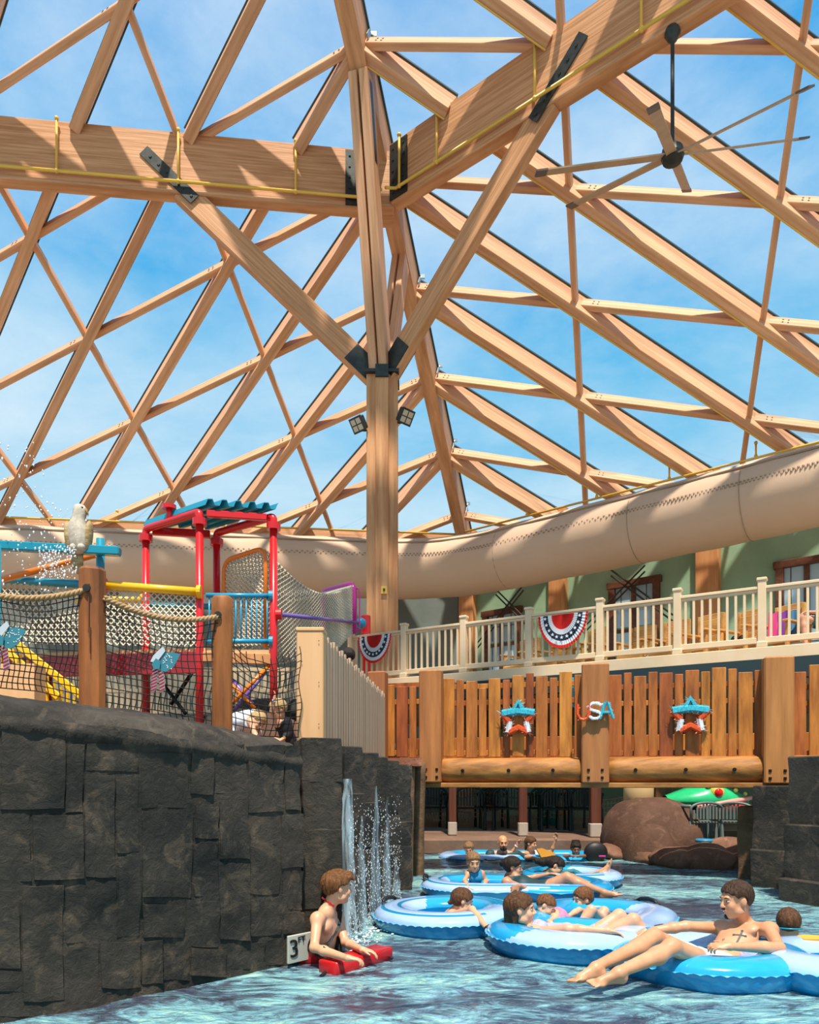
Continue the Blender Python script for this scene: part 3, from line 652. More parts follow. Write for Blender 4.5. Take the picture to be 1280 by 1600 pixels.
boards = [(540+a/3.2, 540+b/3.2, 880+t/3.2) for (a, b), t in zip(c1, t1)]+[(880+a/3.2, 880+b/3.2, 840+t/3.2) for (a, b), t in zip(c2, t2)]
boards += [(540+a/3.2, 540+b/3.2, 880+t/3.2) for (a, b), t in zip([(206,246),(256,312),(320,354)], (610,617,617))]
boards += [(1308+24*k, 1308+24*k+(19 if k % 2 else 15), 1040+(k*5 % 9)) for k in range(6)]
for i, (x0, x1, y0) in enumerate(boards): bx('board', x0, x1, y0, 1183+(i*7 % 3)-1, .0 if x1-x0 > 15 else -.03, .035, M_board, .006)
for y in (1071, 1097, 1176):
    for x0, x1 in ((604,657),(691,909),(952,1192),(1239,1455)): bx('rail', x0-4, x1+4, y-4, y+4, -.055, .04, M_board, .005)
mb = MB()
def log(x0, x1):
    a, b = bpx(x0, 1205, .0), bpx(x1, 1205, .0); a.z = b.z = CZ+.18; d = (b-a).normalized(); rs = []
    for k in range(14):
        t = k/13; c = lerp(a, b, t); rs.append([c+(bn_*cos(q)*.17+UZ*sin(q)*.175)*(1+.03*mnoise.noise(c*2+V((q,0,0)))) for q in [2*pi*j/18 for j in range(18)]])
    lg = obj('log_beam', MB().rings(rs), M_log, bridge, True)
    for f in (.18, .5, .8): mb = MB(); c = lerp(a, b, f)+bn_*.175; mb.lathe([(.002,0),(.024,0),(.024,.02),(.002,.022)], 8, Matrix.Translation(c) @ UZ.rotation_difference(bn_).to_matrix().to_4x4()); obj('bolt', mb, M_bolt, lg)
log(640, 660); log(688, 912); log(950, 1195); log(1236, 1458)
bx('sill_plank', 648, 1460, 1223, 1231, .02, .3, M_log)
a, b = bpx(600, 1200), bpx(1460, 1200)
for k in range(5):
    mb = MB(); c = (a+b)/2-bn_*(.14+.17*k); c.z = CZ+.07; mb.box(c, ((b-a).length, .16, .05), bax, 0, .006); obj('deck_plank', mb, M_post, bridge)
n_ = 42
for k in range(n_):                                     # the far parapet, glimpsed through the gaps
    p = lerp(a, b, (k+.5)/n_)-bn_*.88; mb = MB(); mb.box((p.x, p.y, CZ+.44), (.171 if k % 2 else .168, .035, .5), bax, 0, .005); obj('far_board', mb, M_board, bridge)
for z in (.30, .62): mb = MB(); c = (a+b)/2-bn_*.92; mb.box((c.x, c.y, CZ+z), ((b-a).length, .04, .09), bax); obj('far_rail', mb, M_board, bridge)
for k in range(3): mb = MB(); mb.tube([V((a.x,a.y,CZ+.035))-bn_*(.2+.25*k), V((b.x,b.y,CZ+.035))-bn_*(.2+.25*k)], .07, 10); obj('joist', mb, M_log, bridge)
# tinsel decorations
M_tb = mat('blue tinsel', (.03,.40,.52), .3, (.08,.62,.75), (60,60,60), 2, .8, metal=.35); M_tr = mat('red tinsel', (.75,.04,.01), .3, (.9,.15,.02), (60,60,60), 2, .8, metal=.3); M_tw = mat('silver tinsel', (.75,.76,.78), .3, (.95,.95,.95), (60,60,60), 2, .8, metal=.3)
def tinsel(mb, pts, r, rnd, dens=60):
    pts = [V(p) for p in pts]; mb.tube(pts, r*.75, 6)
    for a, b in zip(pts[:-1], pts[1:]):
        for k in range(max(3, int((b-a).length*dens*2.4))):
            p = lerp(a, b, rnd.random()); d = V((rnd.gauss(0,1), rnd.gauss(0,1), rnd.gauss(0,1))).normalized(); q = d.orthogonal().normalized()*.006
            mb.add([p+q, p-q, p+d*r*1.5], [(0,1,2)])
def star(x, y, label):
    rnd = random.Random(int(x)); c = bpx(x, y, .10); t = thing('tinsel_star', label, 'decoration', c)
    R, r = .225, .115; pt = [c+be*sin(k*pi/5)*(R if k % 2 == 0 else r)+UZ*cos(k*pi/5)*(R if k % 2 == 0 else r) for k in range(10)]
    for nm, m, idx in (('blue_tinsel', M_tb, [8,9,0,1,2]), ('blue_fill', M_tb, None), ('red_tinsel', M_tr, [2,3]), ('red_tinsel', M_tr, [7,8]), ('silver_tinsel', M_tw, [3,4]), ('silver_tinsel', M_tw, [6,7]), ('red_tinsel', M_tr, [4,5,6])):
        mb = MB()
        if idx is None: tinsel(mb, [pt[8], pt[9], c+UZ*.1, pt[1], pt[2]], .072, rnd, 90)
        else: tinsel(mb, [pt[i] for i in idx], .055, rnd, 90)
        obj(nm, mb, m, t)
star(810, 1123, 'tinsel star on the bridge boards between the left and middle posts'); star(1079, 1119, 'tinsel star on the bridge boards right of the tinsel letters')
ut = thing('tinsel_letters', 'red, silver and blue tinsel letters on the middle bridge post', 'decoration', bpx(928,1111,.3))
rnd = random.Random(5); cU = bpx(912,1112,.28); g = lambda c, l: [c+be*a*.15+UZ*b*.16 for a, b in l]
mb = MB(); tinsel(mb, g(cU, [(-.5,.6),(-.5,-.2),(-.3,-.55),(.0,-.65),(.3,-.55),(.5,-.2),(.5,.6)]), .028, rnd, 90); obj('letter_u', mb, M_tr, ut)
cS = bpx(930,1111,.28); mb = MB(); tinsel(mb, g(cS, [(.5,.45),(.2,.62),(-.2,.62),(-.5,.4),(-.35,.1),(.3,-.08),(.5,-.35),(.2,-.6),(-.2,-.6),(-.5,-.4)]), .028, rnd, 90); obj('letter_s', mb, M_tw, ut)
cA = bpx(948,1110,.28); mb = MB(); tinsel(mb, g(cA, [(-.55,-.65),(-.1,.65),(.1,.65),(.55,-.65)]), .028, rnd, 90); tinsel(mb, g(cA, [(-.3,-.15),(.3,-.15)]), .025, rnd, 80); obj('letter_a', mb, M_tb, ut)
mb = MB(); c = bpx(894,1082,-.12); mb.box(c, (.05,.02,.40), bax, 0, .004); tag(obj('blue_ribbon', mb, M_tb), 'narrow bright blue strip seen through a gap in the bridge boards', 'ribbon')
# ================================================================== beige picket fence on the left bank
M_pick = wood('beige picket', (.36,.245,.16), (.50,.35,.235), (12,12,.8), .25, .10, .004); M_bpost = mat('beige fence post', (.70,.39,.18), .6, (.76,.45,.23), (8,8,.7), 5, .3, .1)
fen = thing('picket_fence', 'beige picket fence with a thick end post, stepping down to the bridge', 'fence', P(485,1155,5.75))
FA, FB = P(500,1160,5.85), P(601,1185,9.3); fe = (FB-FA); fe.z = 0; fl = fe.length; fe.normalize(); fn_ = V((fe.y,-fe.x,0)); fax = (fe, -fn_, UZ)
pa = P(463,985,5.75); pb = P(505,985,5.75); mb = MB(); mb.box(((pa.x+pb.x)/2, 5.75+.11, (pa.z+1.25)/2), (pb.x-pa.x, .20, pa.z-1.25), None, 0, .008); po = obj('end_post', mb, M_bpost, fen)
mb = MB(); mb.box(((pa.x+pb.x)/2, 5.86, pa.z+.012), (pb.x-pa.x+.012, .215, .03), None, 0, .006); obj('post_cap', mb, M_bpost, po)
for k in range(5):
    mb = MB(); mb.box(((pa.x+pb.x)/2+(-.06 if k % 2 else .07), 5.748, pa.z-.08-k*.16), (.006,.006,.006)); obj('nail', mb, M_bolt, po)
npk = 30
for k in range(npk):
    p = lerp(FA, FB, (k+.5)/npk); y = lerp(995, 1082, ((k+.5)/npk)**1.0); px = CX+p.x/p.y*F; yt = lerp(992, 1084, (px-508)/(600-508))+(3 if k % 3 == 0 else -2 if k % 3 == 1 else 0)
    zt = CZ+(HZ-yt)/F*p.y; zb = 1.25; w = fl/npk*.86; mb = MB(); c = V((p.x, p.y, 0))
    prof = [(-w/2, zb), (w/2, zb), (w/2, zt-.05), (w*.28, zt-.045), (w*.2, zt), (-w*.2, zt), (-w*.28, zt-.045), (-w/2, zt-.05)]
    mb.poly([c+fe*a+UZ*z for a, z in prof], .022, fn_); obj('picket', mb, M_pick, fen)
for z in (1.45, 1.95): mb = MB(); a, b = FA-fn_*.035, FB-fn_*.035; mb.box(((a.x+b.x)/2, (a.y+b.y)/2, z), (fl, .04, .08), fax); obj('back_rail', mb, M_pick, fen)
# ================================================================== upper deck with railing
DA, DB = V((-.2,15.6,0)), V((6.4,11.7,0)); de = (DB-DA).normalized(); dn = V((de.y,-de.x,0)); dax = (de, -dn, UZ); ZD = CZ+2.2
M_rail = mat('beige painted railing', (.78,.57,.35), .5, (.82,.62,.40), (3,3,3), 3, .35); M_dkteal = mat('dark teal beam', (.015,.035,.04), .6)
M_floor = mat('deck boards', (.45,.34,.24), .7, (.55,.43,.30), (2,14,2), 4)
dk = DA-de*1.4; dl = DB+de*4; deckpts = [dk, dl, V((16,12,0)), wallpt(12,0,'R',KE+.2), wallpt(0,0,'R',KE+.2), wallpt(1.2,0,'L',KE+.2), V((-.9,21,0))]
mb = MB(); n_ = len(deckpts); mb.add([(p.x,p.y,ZD-.06) for p in deckpts]+[(p.x,p.y,ZD-.3) for p in deckpts], [tuple(range(n_)), tuple(reversed(range(n_, 2*n_)))]+[(i, n_+i, n_+(i+1) % n_, (i+1) % n_) for i in range(n_)]); struct('floor_4', mb, M_floor)
def dpx(x, off=0): A = DA+dn*off; B = DB+dn*off; Y = onl(x, A, B); return V(((x-CX)/F*Y, Y, 0))
deck = thing('deck_railing', 'long beige balustrade along the edge of the upper deck', 'railing', V((DA.x,DA.y,ZD)))
L0, L1 = dpx(548), dpx(1400); Ld = (L1-L0).length; mid = (L0+L1)/2
def run(name, z, w, h, off=0, m=None): mb = MB(); mb.box(mid+dn*off+UZ*(z), (Ld, w, h), dax, 0, .008); return obj(name, mb, m or M_rail, deck)
run('fascia_board', ZD-.10, .04, .20, .08); run('top_rail', ZD+.97, .09, .05); run('under_rail', ZD+.925, .05, .05); run('bottom_rail', ZD+.12, .06, .10)
mb = MB(); mb.box(mid+dn*.02+UZ*(ZD-.36), (Ld, .2, .32), dax); tag(obj('edge_beam', mb, M_dkteal), 'dark teal steel beam under the edge of the upper deck', 'beam')
px_posts = [549, 632, 725, 827, 938, 1059, 1191, 1338]
pp = [dpx(x) for x in px_posts]
for p in pp:
    mb = MB(); mb.box(p+UZ*(ZD+.54), (.125,.125,1.10), dax, 0, .008); q = obj('post', mb, M_rail, deck)
    mb = MB(); mb.box(p+UZ*(ZD+1.105), (.155,.155,.05), dax, 0, .01); obj('post_cap', mb, M_rail, q)
    mb = MB(); mb.box(p+UZ*(ZD+.05), (.165,.165,.1), dax, 0, .015); obj('post_skirt', mb, M_rail, q)
for a, b in zip(pp[:-1], pp[1:]):
    for k in range(1, 10):
        p = lerp(a, b, k/10); mb = MB(); mb.box(p+UZ*(ZD+.53), (.04,.04,.80), dax, 0, .004); obj('baluster', mb, M_rail, deck)
# buntings: three bands of pleated cloth
M_red = mat('red cloth', (.72,.02,.015), .8); M_wht = mat('white cloth', (.80,.80,.82), .8); M_nvy = mat('navy cloth', (.015,.035,.07), .8)
def bunting(x, yt, yb, wpx, label):
    p = dpx(x, .10); Y = p.y; ctr = P(x, yt, Y); R0 = wpx/2/F*Y*1.08; H = (yb-yt)/F*Y; t = thing('bunting', label, 'bunting', ctr)
    nP = 60
    def pt(a, r, k): rr = r*(1+.0*k); pl = .012*sin(a*nP/1.0) ; return ctr+de*(-cos(a)*R0*rr)+UZ*(-sin(a)*H*rr)+dn*(.02+pl+.03*sin(a))
    for nm, m, r0, r1 in (('red_center', M_red, .02, .48), ('inner_white_band', M_wht, .48, .64), ('navy_band', M_nvy, .64, .84), ('outer_white_band', M_wht, .84, .97), ('red_edge', M_red, .97, 1.06)):
        mb = MB(); mb.grid(lambda s, u: pt(pi*s, lerp(r0, r1, u), 0), 90, 2); o = obj(nm, mb, m, t, True)
        if nm == 'navy_band':
            for k in range(11):
                a = pi*(k+.5)/11; c = pt(a, .74, 0)+dn*.028; mb = MB(); w = .035; pts_ = [c+de*sin(j*pi/5)*(w if j % 2 == 0 else w*.42)+UZ*cos(j*pi/5)*(w if j % 2 == 0 else w*.42) for j in range(10)]; mb.poly(pts_, .004, dn); obj('star', mb, M_wht, o)
bunting(586, 993, 1034, 54, 'patriotic bunting on the railing in front of the timber column'); bunting(880, 960, 1010, 70, 'patriotic bunting on the railing in front of the wooden seats')
# ================================================================== under the upper deck: posts, chairs, boulder, frog
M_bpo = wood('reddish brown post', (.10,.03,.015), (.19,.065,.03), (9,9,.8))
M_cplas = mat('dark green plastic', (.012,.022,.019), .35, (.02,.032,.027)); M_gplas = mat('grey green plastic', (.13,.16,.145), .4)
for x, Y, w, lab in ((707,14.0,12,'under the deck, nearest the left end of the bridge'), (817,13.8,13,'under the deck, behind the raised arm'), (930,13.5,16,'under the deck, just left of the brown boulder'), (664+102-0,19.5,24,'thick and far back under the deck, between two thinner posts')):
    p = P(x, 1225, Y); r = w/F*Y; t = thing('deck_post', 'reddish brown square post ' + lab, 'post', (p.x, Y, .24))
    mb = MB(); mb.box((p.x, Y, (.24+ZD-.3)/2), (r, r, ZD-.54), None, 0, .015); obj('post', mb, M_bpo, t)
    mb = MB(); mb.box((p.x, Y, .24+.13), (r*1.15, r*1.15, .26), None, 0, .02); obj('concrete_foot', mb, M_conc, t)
def plastic_chair(M, label, m, back=.95, group=None):
    t = thing('plastic_chair', label, 'chair', (0,0,0), 0, group)
    mb = MB(); mb.box((0,.0,.40), (.50,.46,.03), None, 0, .01); obj('seat', mb, m, t)
    mb = MB(); n_ = 9                                       # fan of slats under a rounded crest
    for k in range(n_):
        a = (k-(n_-1)/2)/(n_-1)*2; top_ = back-.10*a*a; mb.box((a*.20*(1.08), .27, (.45+top_)/2), (.034, .02, top_-.45), None, 0, .004)
    obj('back_slats', mb, m, t)['kind'] = 'stuff'
    mb = MB(); mb.tube([(-.25,.24,.40)]+[(sin(a)*.27, .275, .62+(back-.60)*cos(a)) for a in [(-1.5+3*i/12) for i in range(13)]]+[(.25,.24,.40)], .022, 6); obj('back_frame', mb, m, t, True)
    for s in (-1,1):
        mb = MB(); mb.tube([(s*.27,.27,.66),(s*.30,.05,.66),(s*.30,-.22,.64)], .028, 6); obj('arm', mb, m, t, True)
        for yy, zt in ((-.21,.64),(.24,.42)): mb = MB(); mb.tube([(s*.27, yy*1.12, 0),(s*.27, yy, zt)], [.03,.02], 6); obj('leg', mb, m, t)
    for o in t.children: pass
    t.matrix_basis = M; return t
pc0 = None
rnd = random.Random(11)
spots = [(672,17.3,.25),(735,16.8,-.1),(768,17.5,.1),(795,16.6,-.15),(842,16.9,.2),(868,16.3,-.1),(898,17.0,.1),(915,16.2,-.2)]
labs = ['leftmost, beside the bridge abutment','second from the bridge abutment','third from the bridge abutment','just left of the post behind the raised arm','just right of the post behind the raised arm','above the dark haired child in the far tube','second from the right end of the row','rightmost of the row, next to the post']
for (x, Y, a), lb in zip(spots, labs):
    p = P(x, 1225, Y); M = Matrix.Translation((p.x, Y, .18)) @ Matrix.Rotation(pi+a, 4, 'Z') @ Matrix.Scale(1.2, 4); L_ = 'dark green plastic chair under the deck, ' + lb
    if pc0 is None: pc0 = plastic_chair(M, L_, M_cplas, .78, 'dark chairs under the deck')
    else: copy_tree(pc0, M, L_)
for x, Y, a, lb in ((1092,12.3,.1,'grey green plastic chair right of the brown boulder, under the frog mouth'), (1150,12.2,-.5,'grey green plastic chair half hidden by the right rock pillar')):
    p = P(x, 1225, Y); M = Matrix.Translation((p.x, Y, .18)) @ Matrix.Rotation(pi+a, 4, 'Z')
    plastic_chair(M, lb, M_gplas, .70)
# boulder with a column standing in it, and the low rocks at the water's edge
def blob(name, ctr, rad, m, parent, seed=0, amp=.12, nu=28, nv=16, sq=1.0):
    def fn(s, t):
        a = 2*pi*s; b = -pi/2+pi*t; cb = abs(cos(b))**sq; q = V((cos(a)*cb, sin(a)*cb, sin(b))); d = 1+mnoise.fractal(q*1.3+V((seed,seed,0)), .9, 2, 3)*amp
        return V(ctr)+V((q.x*rad[0], q.y*rad[1], q.z*rad[2]))*d
    return obj(name, MB().grid(fn, nu, nv), m, parent, True)
bo = thing('boulder', 'big smooth brown concrete boulder at the far pool edge', 'boulder', P(1018,1330,12.2))
c = P(1018,1325,12.6); blob('dome', (c.x, c.y, .15), (.86,.8,.80), M_rockb, bo, 4, .10, sq=.75)
c = P(1005,1345,12.2); blob('lower_lobe', (c.x, c.y-.35, .05), (.42,.5,.52), M_rockb, bo, 8, .06)
c = P(998,1240,12.8); mb = MB(); mb.lathe([(.25,.6),(.25,1.42),(.2,1.45)], 24, Matrix.Translation((c.x, c.y, 0))); tag(obj('round_column', mb, mat('sandy column', (.62,.40,.18), .8), None, True), 'sandy round column stub rising out of the brown boulder', 'column')
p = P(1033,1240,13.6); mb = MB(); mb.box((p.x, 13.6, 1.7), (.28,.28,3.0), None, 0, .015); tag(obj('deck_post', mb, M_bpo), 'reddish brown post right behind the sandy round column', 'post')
er = thing('edge_rocks', 'row of low brown concrete rocks along the far pool edge', 'rocks', P(1040,1350,11.5))
for i, (x, y, rx, rz) in enumerate(((958,1337,.22,.16),(988,1336,.34,.22),(1030,1343,.42,.22),(1072,1350,.40,.22),(1112,1352,.42,.26),(1148,1345,.46,.32),(1175,1352,.4,.3))):
    c = W(x, y+4); blob('rock', (c.x, c.y+.25, .06), (rx,.5,rz), M_rockc, er, i*3, .14)
c = P(1095,1334,11.75); mb = MB(); mb.lathe([(.03,0),(.13,.0),(.14,.03),(.12,.05),(.03,.052)], 20, Matrix.Translation((c.x, 11.6, .30))); tag(obj('lid', mb, mat('blue lid', (.03,.22,.38), .4), None, True), 'small blue round lid lying on the brown edge rocks', 'lid')
# frog slide head
M_frog = mat('glossy green paint', (.015,.42,.14), .25, (.03,.50,.2), (3,3,3), coat=.5); M_spot = mat('yellow spot paint', (.55,.48,.08), .4); M_mouth = mat('red mouth paint', (.75,.07,.04), .35); M_lip = mat('pink lip paint', (.85,.30,.24), .35); M_eye = mat('red eye', (.6,.01,.01), .1)
fY = 13.1; fc = P(1105,1249,fY); ft = thing('frog_figure', 'glossy green frog head with red eye and pink mouth above the grey chairs', 'statue', (fc.x, fY, fc.z-.3))
def fro(s, t):
    a = 2*pi*s; x = -.74+1.44*t; k = t; hw = .42*(sin(pi*min(1,(k*.92+.06)))**.55); up_ = lerp(.10,.34,min(1,k*2.2)) if k < .5 else lerp(.34,.05,((k-.5)/.5)**1.3); lo = -.10+.02*k
    z = (sin(a)*up_ if sin(a) > 0 else sin(a)*.10+0); return V((fc.x+x, fY+cos(a)*hw, fc.z-.03+z+(.02 if k > .5 else .0)))
obj('head', MB().grid(fro, 28, 22), M_frog, ft, True)
def lipc(z, r, x0, x1, th): return [V((fc.x+lerp(x0, x1, t), fY-.40*sin(pi*min(1,(.3+.62*t)))**.6*1.0, fc.z+z+lerp(-.10,.07,t**.8))) for t in [i/14 for i in range(15)]]
mb = MB(); mb.tube(lipc(-.04,.05,-.30,.70,0), [.055-.02*i/14 for i in range(15)], 8); obj('lip', mb, M_lip, ft, True)
mb = MB(); mb.ball((fc.x+.25, fY-.16, fc.z-.10), (.42,.24,.10), 18, 8); obj('mouth', mb, M_mouth, ft, True)
mb = MB(); mb.ball((fc.x+.04, fY-.33, fc.z+.12), (.13,.09,.13), 16, 10); e_o = obj('eyelid', mb, M_spot, ft, True)
mb = MB(); mb.ball((fc.x+.04, fY-.395, fc.z+.12), (.075,.05,.075), 14, 9); obj('eyeball', mb, M_eye, e_o, True)
for x, z, r in ((-.45,.02,.05),(-.27,.07,.06),(.38,.16,.04),(.55,.10,.035),(-.1,.24,.05)): mb = MB(); mb.ball((fc.x+x, fY-.33+abs(x)*.12, fc.z+z), (r,r*.7,r), 10, 6); obj('spot', mb, M_spot, ft, True)
mb = MB(); mb.box((fc.x, fY+.25, (fc.z-.1)/2+.1), (.3,.3,fc.z-.2)); obj('pedestal', mb, M_cplas, ft)
# rope barrier and netting far back, teal drum
rp = thing('rope_barrier', 'sunlit rope netting hung between posts far back under the deck', 'barrier', P(800,1240,18))
for x0, x1, y0, y1, Y in ((640,745,1236,1242,17.5),(745,860,1234,1240,17.5),(860,1000,1243,1240,17.5)):
    a, b = P(x0, y0, Y), P(x1, y1, Y); mb = MB(); mb.tube([lerp(a, b, i/10)-UZ*(.14*sin(pi*i/10)) for i in range(11)], .025, 6); obj('rope', mb, M_seam, rp)
    mb = MB()
    for i in range(26): q = lerp(a, b, i/25)-UZ*.14*sin(pi*i/25); mb.tube([q, q-UZ*.55], .009, 4)
    for k in range(5): mb.tube([lerp(a, b, i/6)-UZ*(.14*sin(pi*i/6)+.1*k+.1) for i in range(7)], .009, 4)
    obj('net', mb, mat('pale net', (.55,.42,.28), .8), rp)['kind'] = 'stuff'
c = P(855,1240,18.5); mb = MB(); mb.lathe([(.25,.2),(.25,1.7),(.22,1.78)], 18, Matrix.Translation((c.x, c.y, 0))); tag(obj('drum', mb, mat('teal drum', (.02,.28,.22), .4), None, True), 'upright teal drum far back under the deck', 'drum')
# ================================================================== seats on the upper deck
M_seat = wood('golden seat wood', (.50,.24,.06), (.74,.40,.12), (2,12,12), .2, .12)
def deck_chair(M, label):
    t = thing('wooden_armchair', label, 'chair', (0,0,0), 0, 'wooden seats on the upper deck')
    for s in (-1,1):
        mb = MB(); mb.box((s*.27,-.24,.29), (.06,.07,.58), None, 0, .006); obj('leg', mb, M_seat, t)
        mb = MB(); mb.box((s*.27,.26,.47), (.06,.07,.94), None, 0, .006); obj('leg', mb, M_seat, t)
        mb = MB(); mb.box((s*.28,-.02,.60), (.11,.62,.03), None, 0, .006); obj('arm', mb, M_seat, t)
    for k in range(4): mb = MB(); mb.box((0,-.22+.125*k,.36-.012*k), (.5,.11,.025), None, 0, .005); obj('seat_slat', mb, M_seat, t)
    for k in range(6): mb = MB(); mb.box((0,.20+.016*k,.45+.093*k), (.5 if k < 5 else .46,.025,.085), None, 0, .006); obj('back_slat', mb, M_seat, t)
    mb = MB(); mb.box((0,-.27,.32), (.5,.03,.09), None, 0, .005); obj('apron', mb, M_seat, t)
    t.matrix_basis = M; return t
a_deck = atan2(de.y, de.x)
ch0 = None
for x, lb, off, tw in ((815,'leftmost of the row on the deck',-2.0,.2),(868,'second from the left, behind the larger bunting',-1.8,.1),(916,'third from the left, right of the larger bunting',-1.7,-.1),(995,'fourth from the left, in front of the dark window',-1.9,.3),(1046,'fifth from the left, left of the tall railing post',-1.7,.2),(1098,'sixth from the left, just right of the railing post',-1.5,.1),(1160,'seventh from the left, with dark sandals on it',-1.5,.05),(1222,'eighth from the left, with a pink and purple towel',-1.4,.1),(1300,'rightmost of the row, carrying the seated person',-1.2,.1)):
    p = dpx(x, off); M = Matrix.Translation((p.x, p.y, ZD-.06)) @ Matrix.Rotation(a_deck+tw-.55, 4, 'Z') @ Matrix.Diagonal((.92,1.08,1.12,1)); L_ = 'slatted wooden armchair, ' + lb
    if ch0 is None: ch0 = deck_chair(M, L_)
    else: copy_tree(ch0, M, L_)
p = dpx(1222, -1.30); tw = thing('beach_towel', 'crumpled pink and purple towel over a wooden armchair on the deck', 'towel', (p.x, p.y, ZD+.4))
M_tp = [mat('pink towel', (.48,.04,.15), .9), mat('purple towel', (.15,.03,.22), .9), mat('teal towel', (.05,.15,.24), .9)]
for k in range(3):
    def tf(s, t, k=k): q = V((p.x, p.y, ZD+.36))+de*((s-.5)*.16+(k-1)*.15)-dn*(.02+.17*t+.02*sin(s*9+k)); q.z += .5*t+.02*sin(t*8+s*6+k); return q
    obj('fold', MB().grid(tf, 8, 10), M_tp[k], tw, True)
p = dpx(1154, -1.05); sd = thing('sandals', 'pair of dark sandals on the seat of a wooden armchair', 'sandals', (p.x, p.y, ZD+.36))
for s in (-1,1): 
    mb = MB(); c = p+de*.06*s+UZ*(ZD+.36); mb.box(c, (.09,.24,.03), dax, 0, .01); so_ = obj('sole', mb, M_bolt, sd); mb = MB(); mb.tube([c+de*(cos(a)*.05)+UZ*(sin(a)*.06) for a in [pi*i/8 for i in range(9)]], .015, 5); obj('strap', mb, M_bolt, so_)
# ================================================================== rope and post fence on the left wall
def M_paint(n_, c): return mat(n_, c, .3, None, coat=.3)
M_redp, M_yel, M_teal, M_blue, M_ora, M_mag, M_pur = M_paint('red paint',(.62,.012,.015)), M_paint('yellow paint',(.85,.48,.01)), M_paint('teal paint',(.01,.25,.36)), M_paint('blue paint',(.02,.30,.50)), M_paint('orange paint',(.78,.20,.01)), M_paint('magenta paint',(.62,.03,.30)), M_paint('purple paint',(.19,.12,.42))
M_rope = mat('tan rope', (.34,.20,.09), .9, (.50,.32,.16), (60,60,60)); M_net = mat('black net cord', (.018,.017,.014), .8); M_wnet = mat('cream net cord', (.62,.55,.42), .8)
M_tpost = wood('split timber post', (.09,.03,.009), (.50,.19,.045), (7,7,1.0), .5, .06)
def post(x0, x1, y0, y1, Y, label, sq):
    a, b = P(x0, y0, Y), P(x1, y1, Y); t = thing('rope_post', label, 'post', ((a.x+b.x)/2, Y, b.z)); w = (b.x-a.x)/2; c = V(((a.x+b.x)/2, Y, 0)); rs = []
    n_ = 8 if sq else 16
    for k in range(15):
        z = lerp(b.z-.25, a.z, k/14); row = []
        for j in range(n_):
            an = 2*pi*(j+.5)/n_; r = w*(1.08 if sq else 1.0); q = V((cos(an)*r, sin(an)*r, 0))
            if sq: q = V((max(-w, min(w, cos(an)*r*1.25)), max(-w, min(w, sin(an)*r*1.25)), 0)); q.rotate(Matrix.Rotation(.35, 3, 'Z'))
            row.append(c+q*(1+.05*mnoise.noise(V((an*2, z*3, x0))))+UZ*(z+(.012*mnoise.noise(V((an*3,z,x0*.1))) if k == 14 else 0)))
        rs.append(row)
    rs.append([c+(q-c-UZ*q.z)*.8+UZ*(q.z+.02) for q in rs[-1]]); obj('post', MB().rings(rs), M_tpost, t, not sq)
    return t, c
p1, c1_ = post(125, 164, 893, 1105, 4.75, 'split square timber post on the rock wall, left of the other rope post', True)
p2, c2_ = post(331, 363, 937, 1140, 5.15, 'round timber post on the rock wall, nearer the beige fence', False)
mb = MB(); q = P(146, 1000, 4.75-.085); mb.box(P(139,950,4.662), (.006,.012,.30)); mb.box(P(141,1000,4.662), (.006,.012,.16)); obj('crack', mb, M_bpo, p1)
for pt_, x, y, Y in ((p1,136,919,4.655),(p2,341,961,5.07)):
    mb = MB(); mb.lathe([(.002,0),(.024,0),(.024,.012),(.002,.013)], 14, Matrix.Translation(P(x, y, Y)) @ Matrix.Rotation(pi/2, 4, 'X')); obj('rope_hole', mb, M_net, pt_)
def ropeline(a, b, sag, n_=26, pw=1.0): return [lerp(a, b, i/n_)-UZ*sag*(4*(i/n_)*(1-i/n_))**pw for i in range(n_+1)]
rL = ropeline(P(-70, 915, 4.45), P(137, 921, 4.68), .065); rR = ropeline(P(163, 934, 4.72), P(343, 963, 5.08), .07); rE = ropeline(P(365, 1065, 5.16), P(470, 1040, 5.6), .10)
def rope(pts, r, label):
    t = thing('rope', label, 'rope', pts[0])
    fine = []
    for a, b in zip(pts[:-1], pts[1:]): fine += [lerp(a, b, k/6) for k in range(6)]
    fine.append(pts[-1])
    for ph in range(3):                                   # three twisted strands
        mb = MB(); l = 0; sp_ = []
        for i, p in enumerate(fine):
            if i: l += (p-fine[i-1]).length
            a = l*2*pi/.085+ph*2*pi/3; d = (fine[min(i+1,len(fine)-1)]-fine[max(i-1,0)]).normalized(); s_ = d.cross(UZ).normalized(); u = s_.cross(d); sp_.append(p+(s_*cos(a)+u*sin(a))*r*.52)
        mb.tube(sp_, r*.56, 6); obj('strand', mb, M_rope, t, True)
rope(rL, .019, 'thick tan rope sagging from the split square post out to the left'); rope(rR, .019, 'thick tan rope sagging between the two timber posts')
def netting(name, top_, bot, nv, r, m, parent, bow=.0, seed=0):      # square mesh hung from a top line to a bottom line
    rn_ = random.Random(seed); n_ = len(top_)-1; mb = MB(); F_ = []
    for i in range(n_+1):
        col_ = []
        for k in range(nv+1):
            t = k/nv; q = lerp(top_[i], bot[i], t)+V((.012*sin(k*.9+i*.31+seed)+bow*sin(pi*t), .03*sin(pi*t)*sin(i*.4), -.012*sin(i*.5+seed)*(1-t))); col_.append(q)
        F_.append(col_); mb.tube(col_, r, 4)
    for k in range(1, nv+1): mb.tube([F_[i][k] for i in range(n_+1)], r, 4)
    o = obj(name, mb, m, parent); o['kind'] = 'stuff'; return o
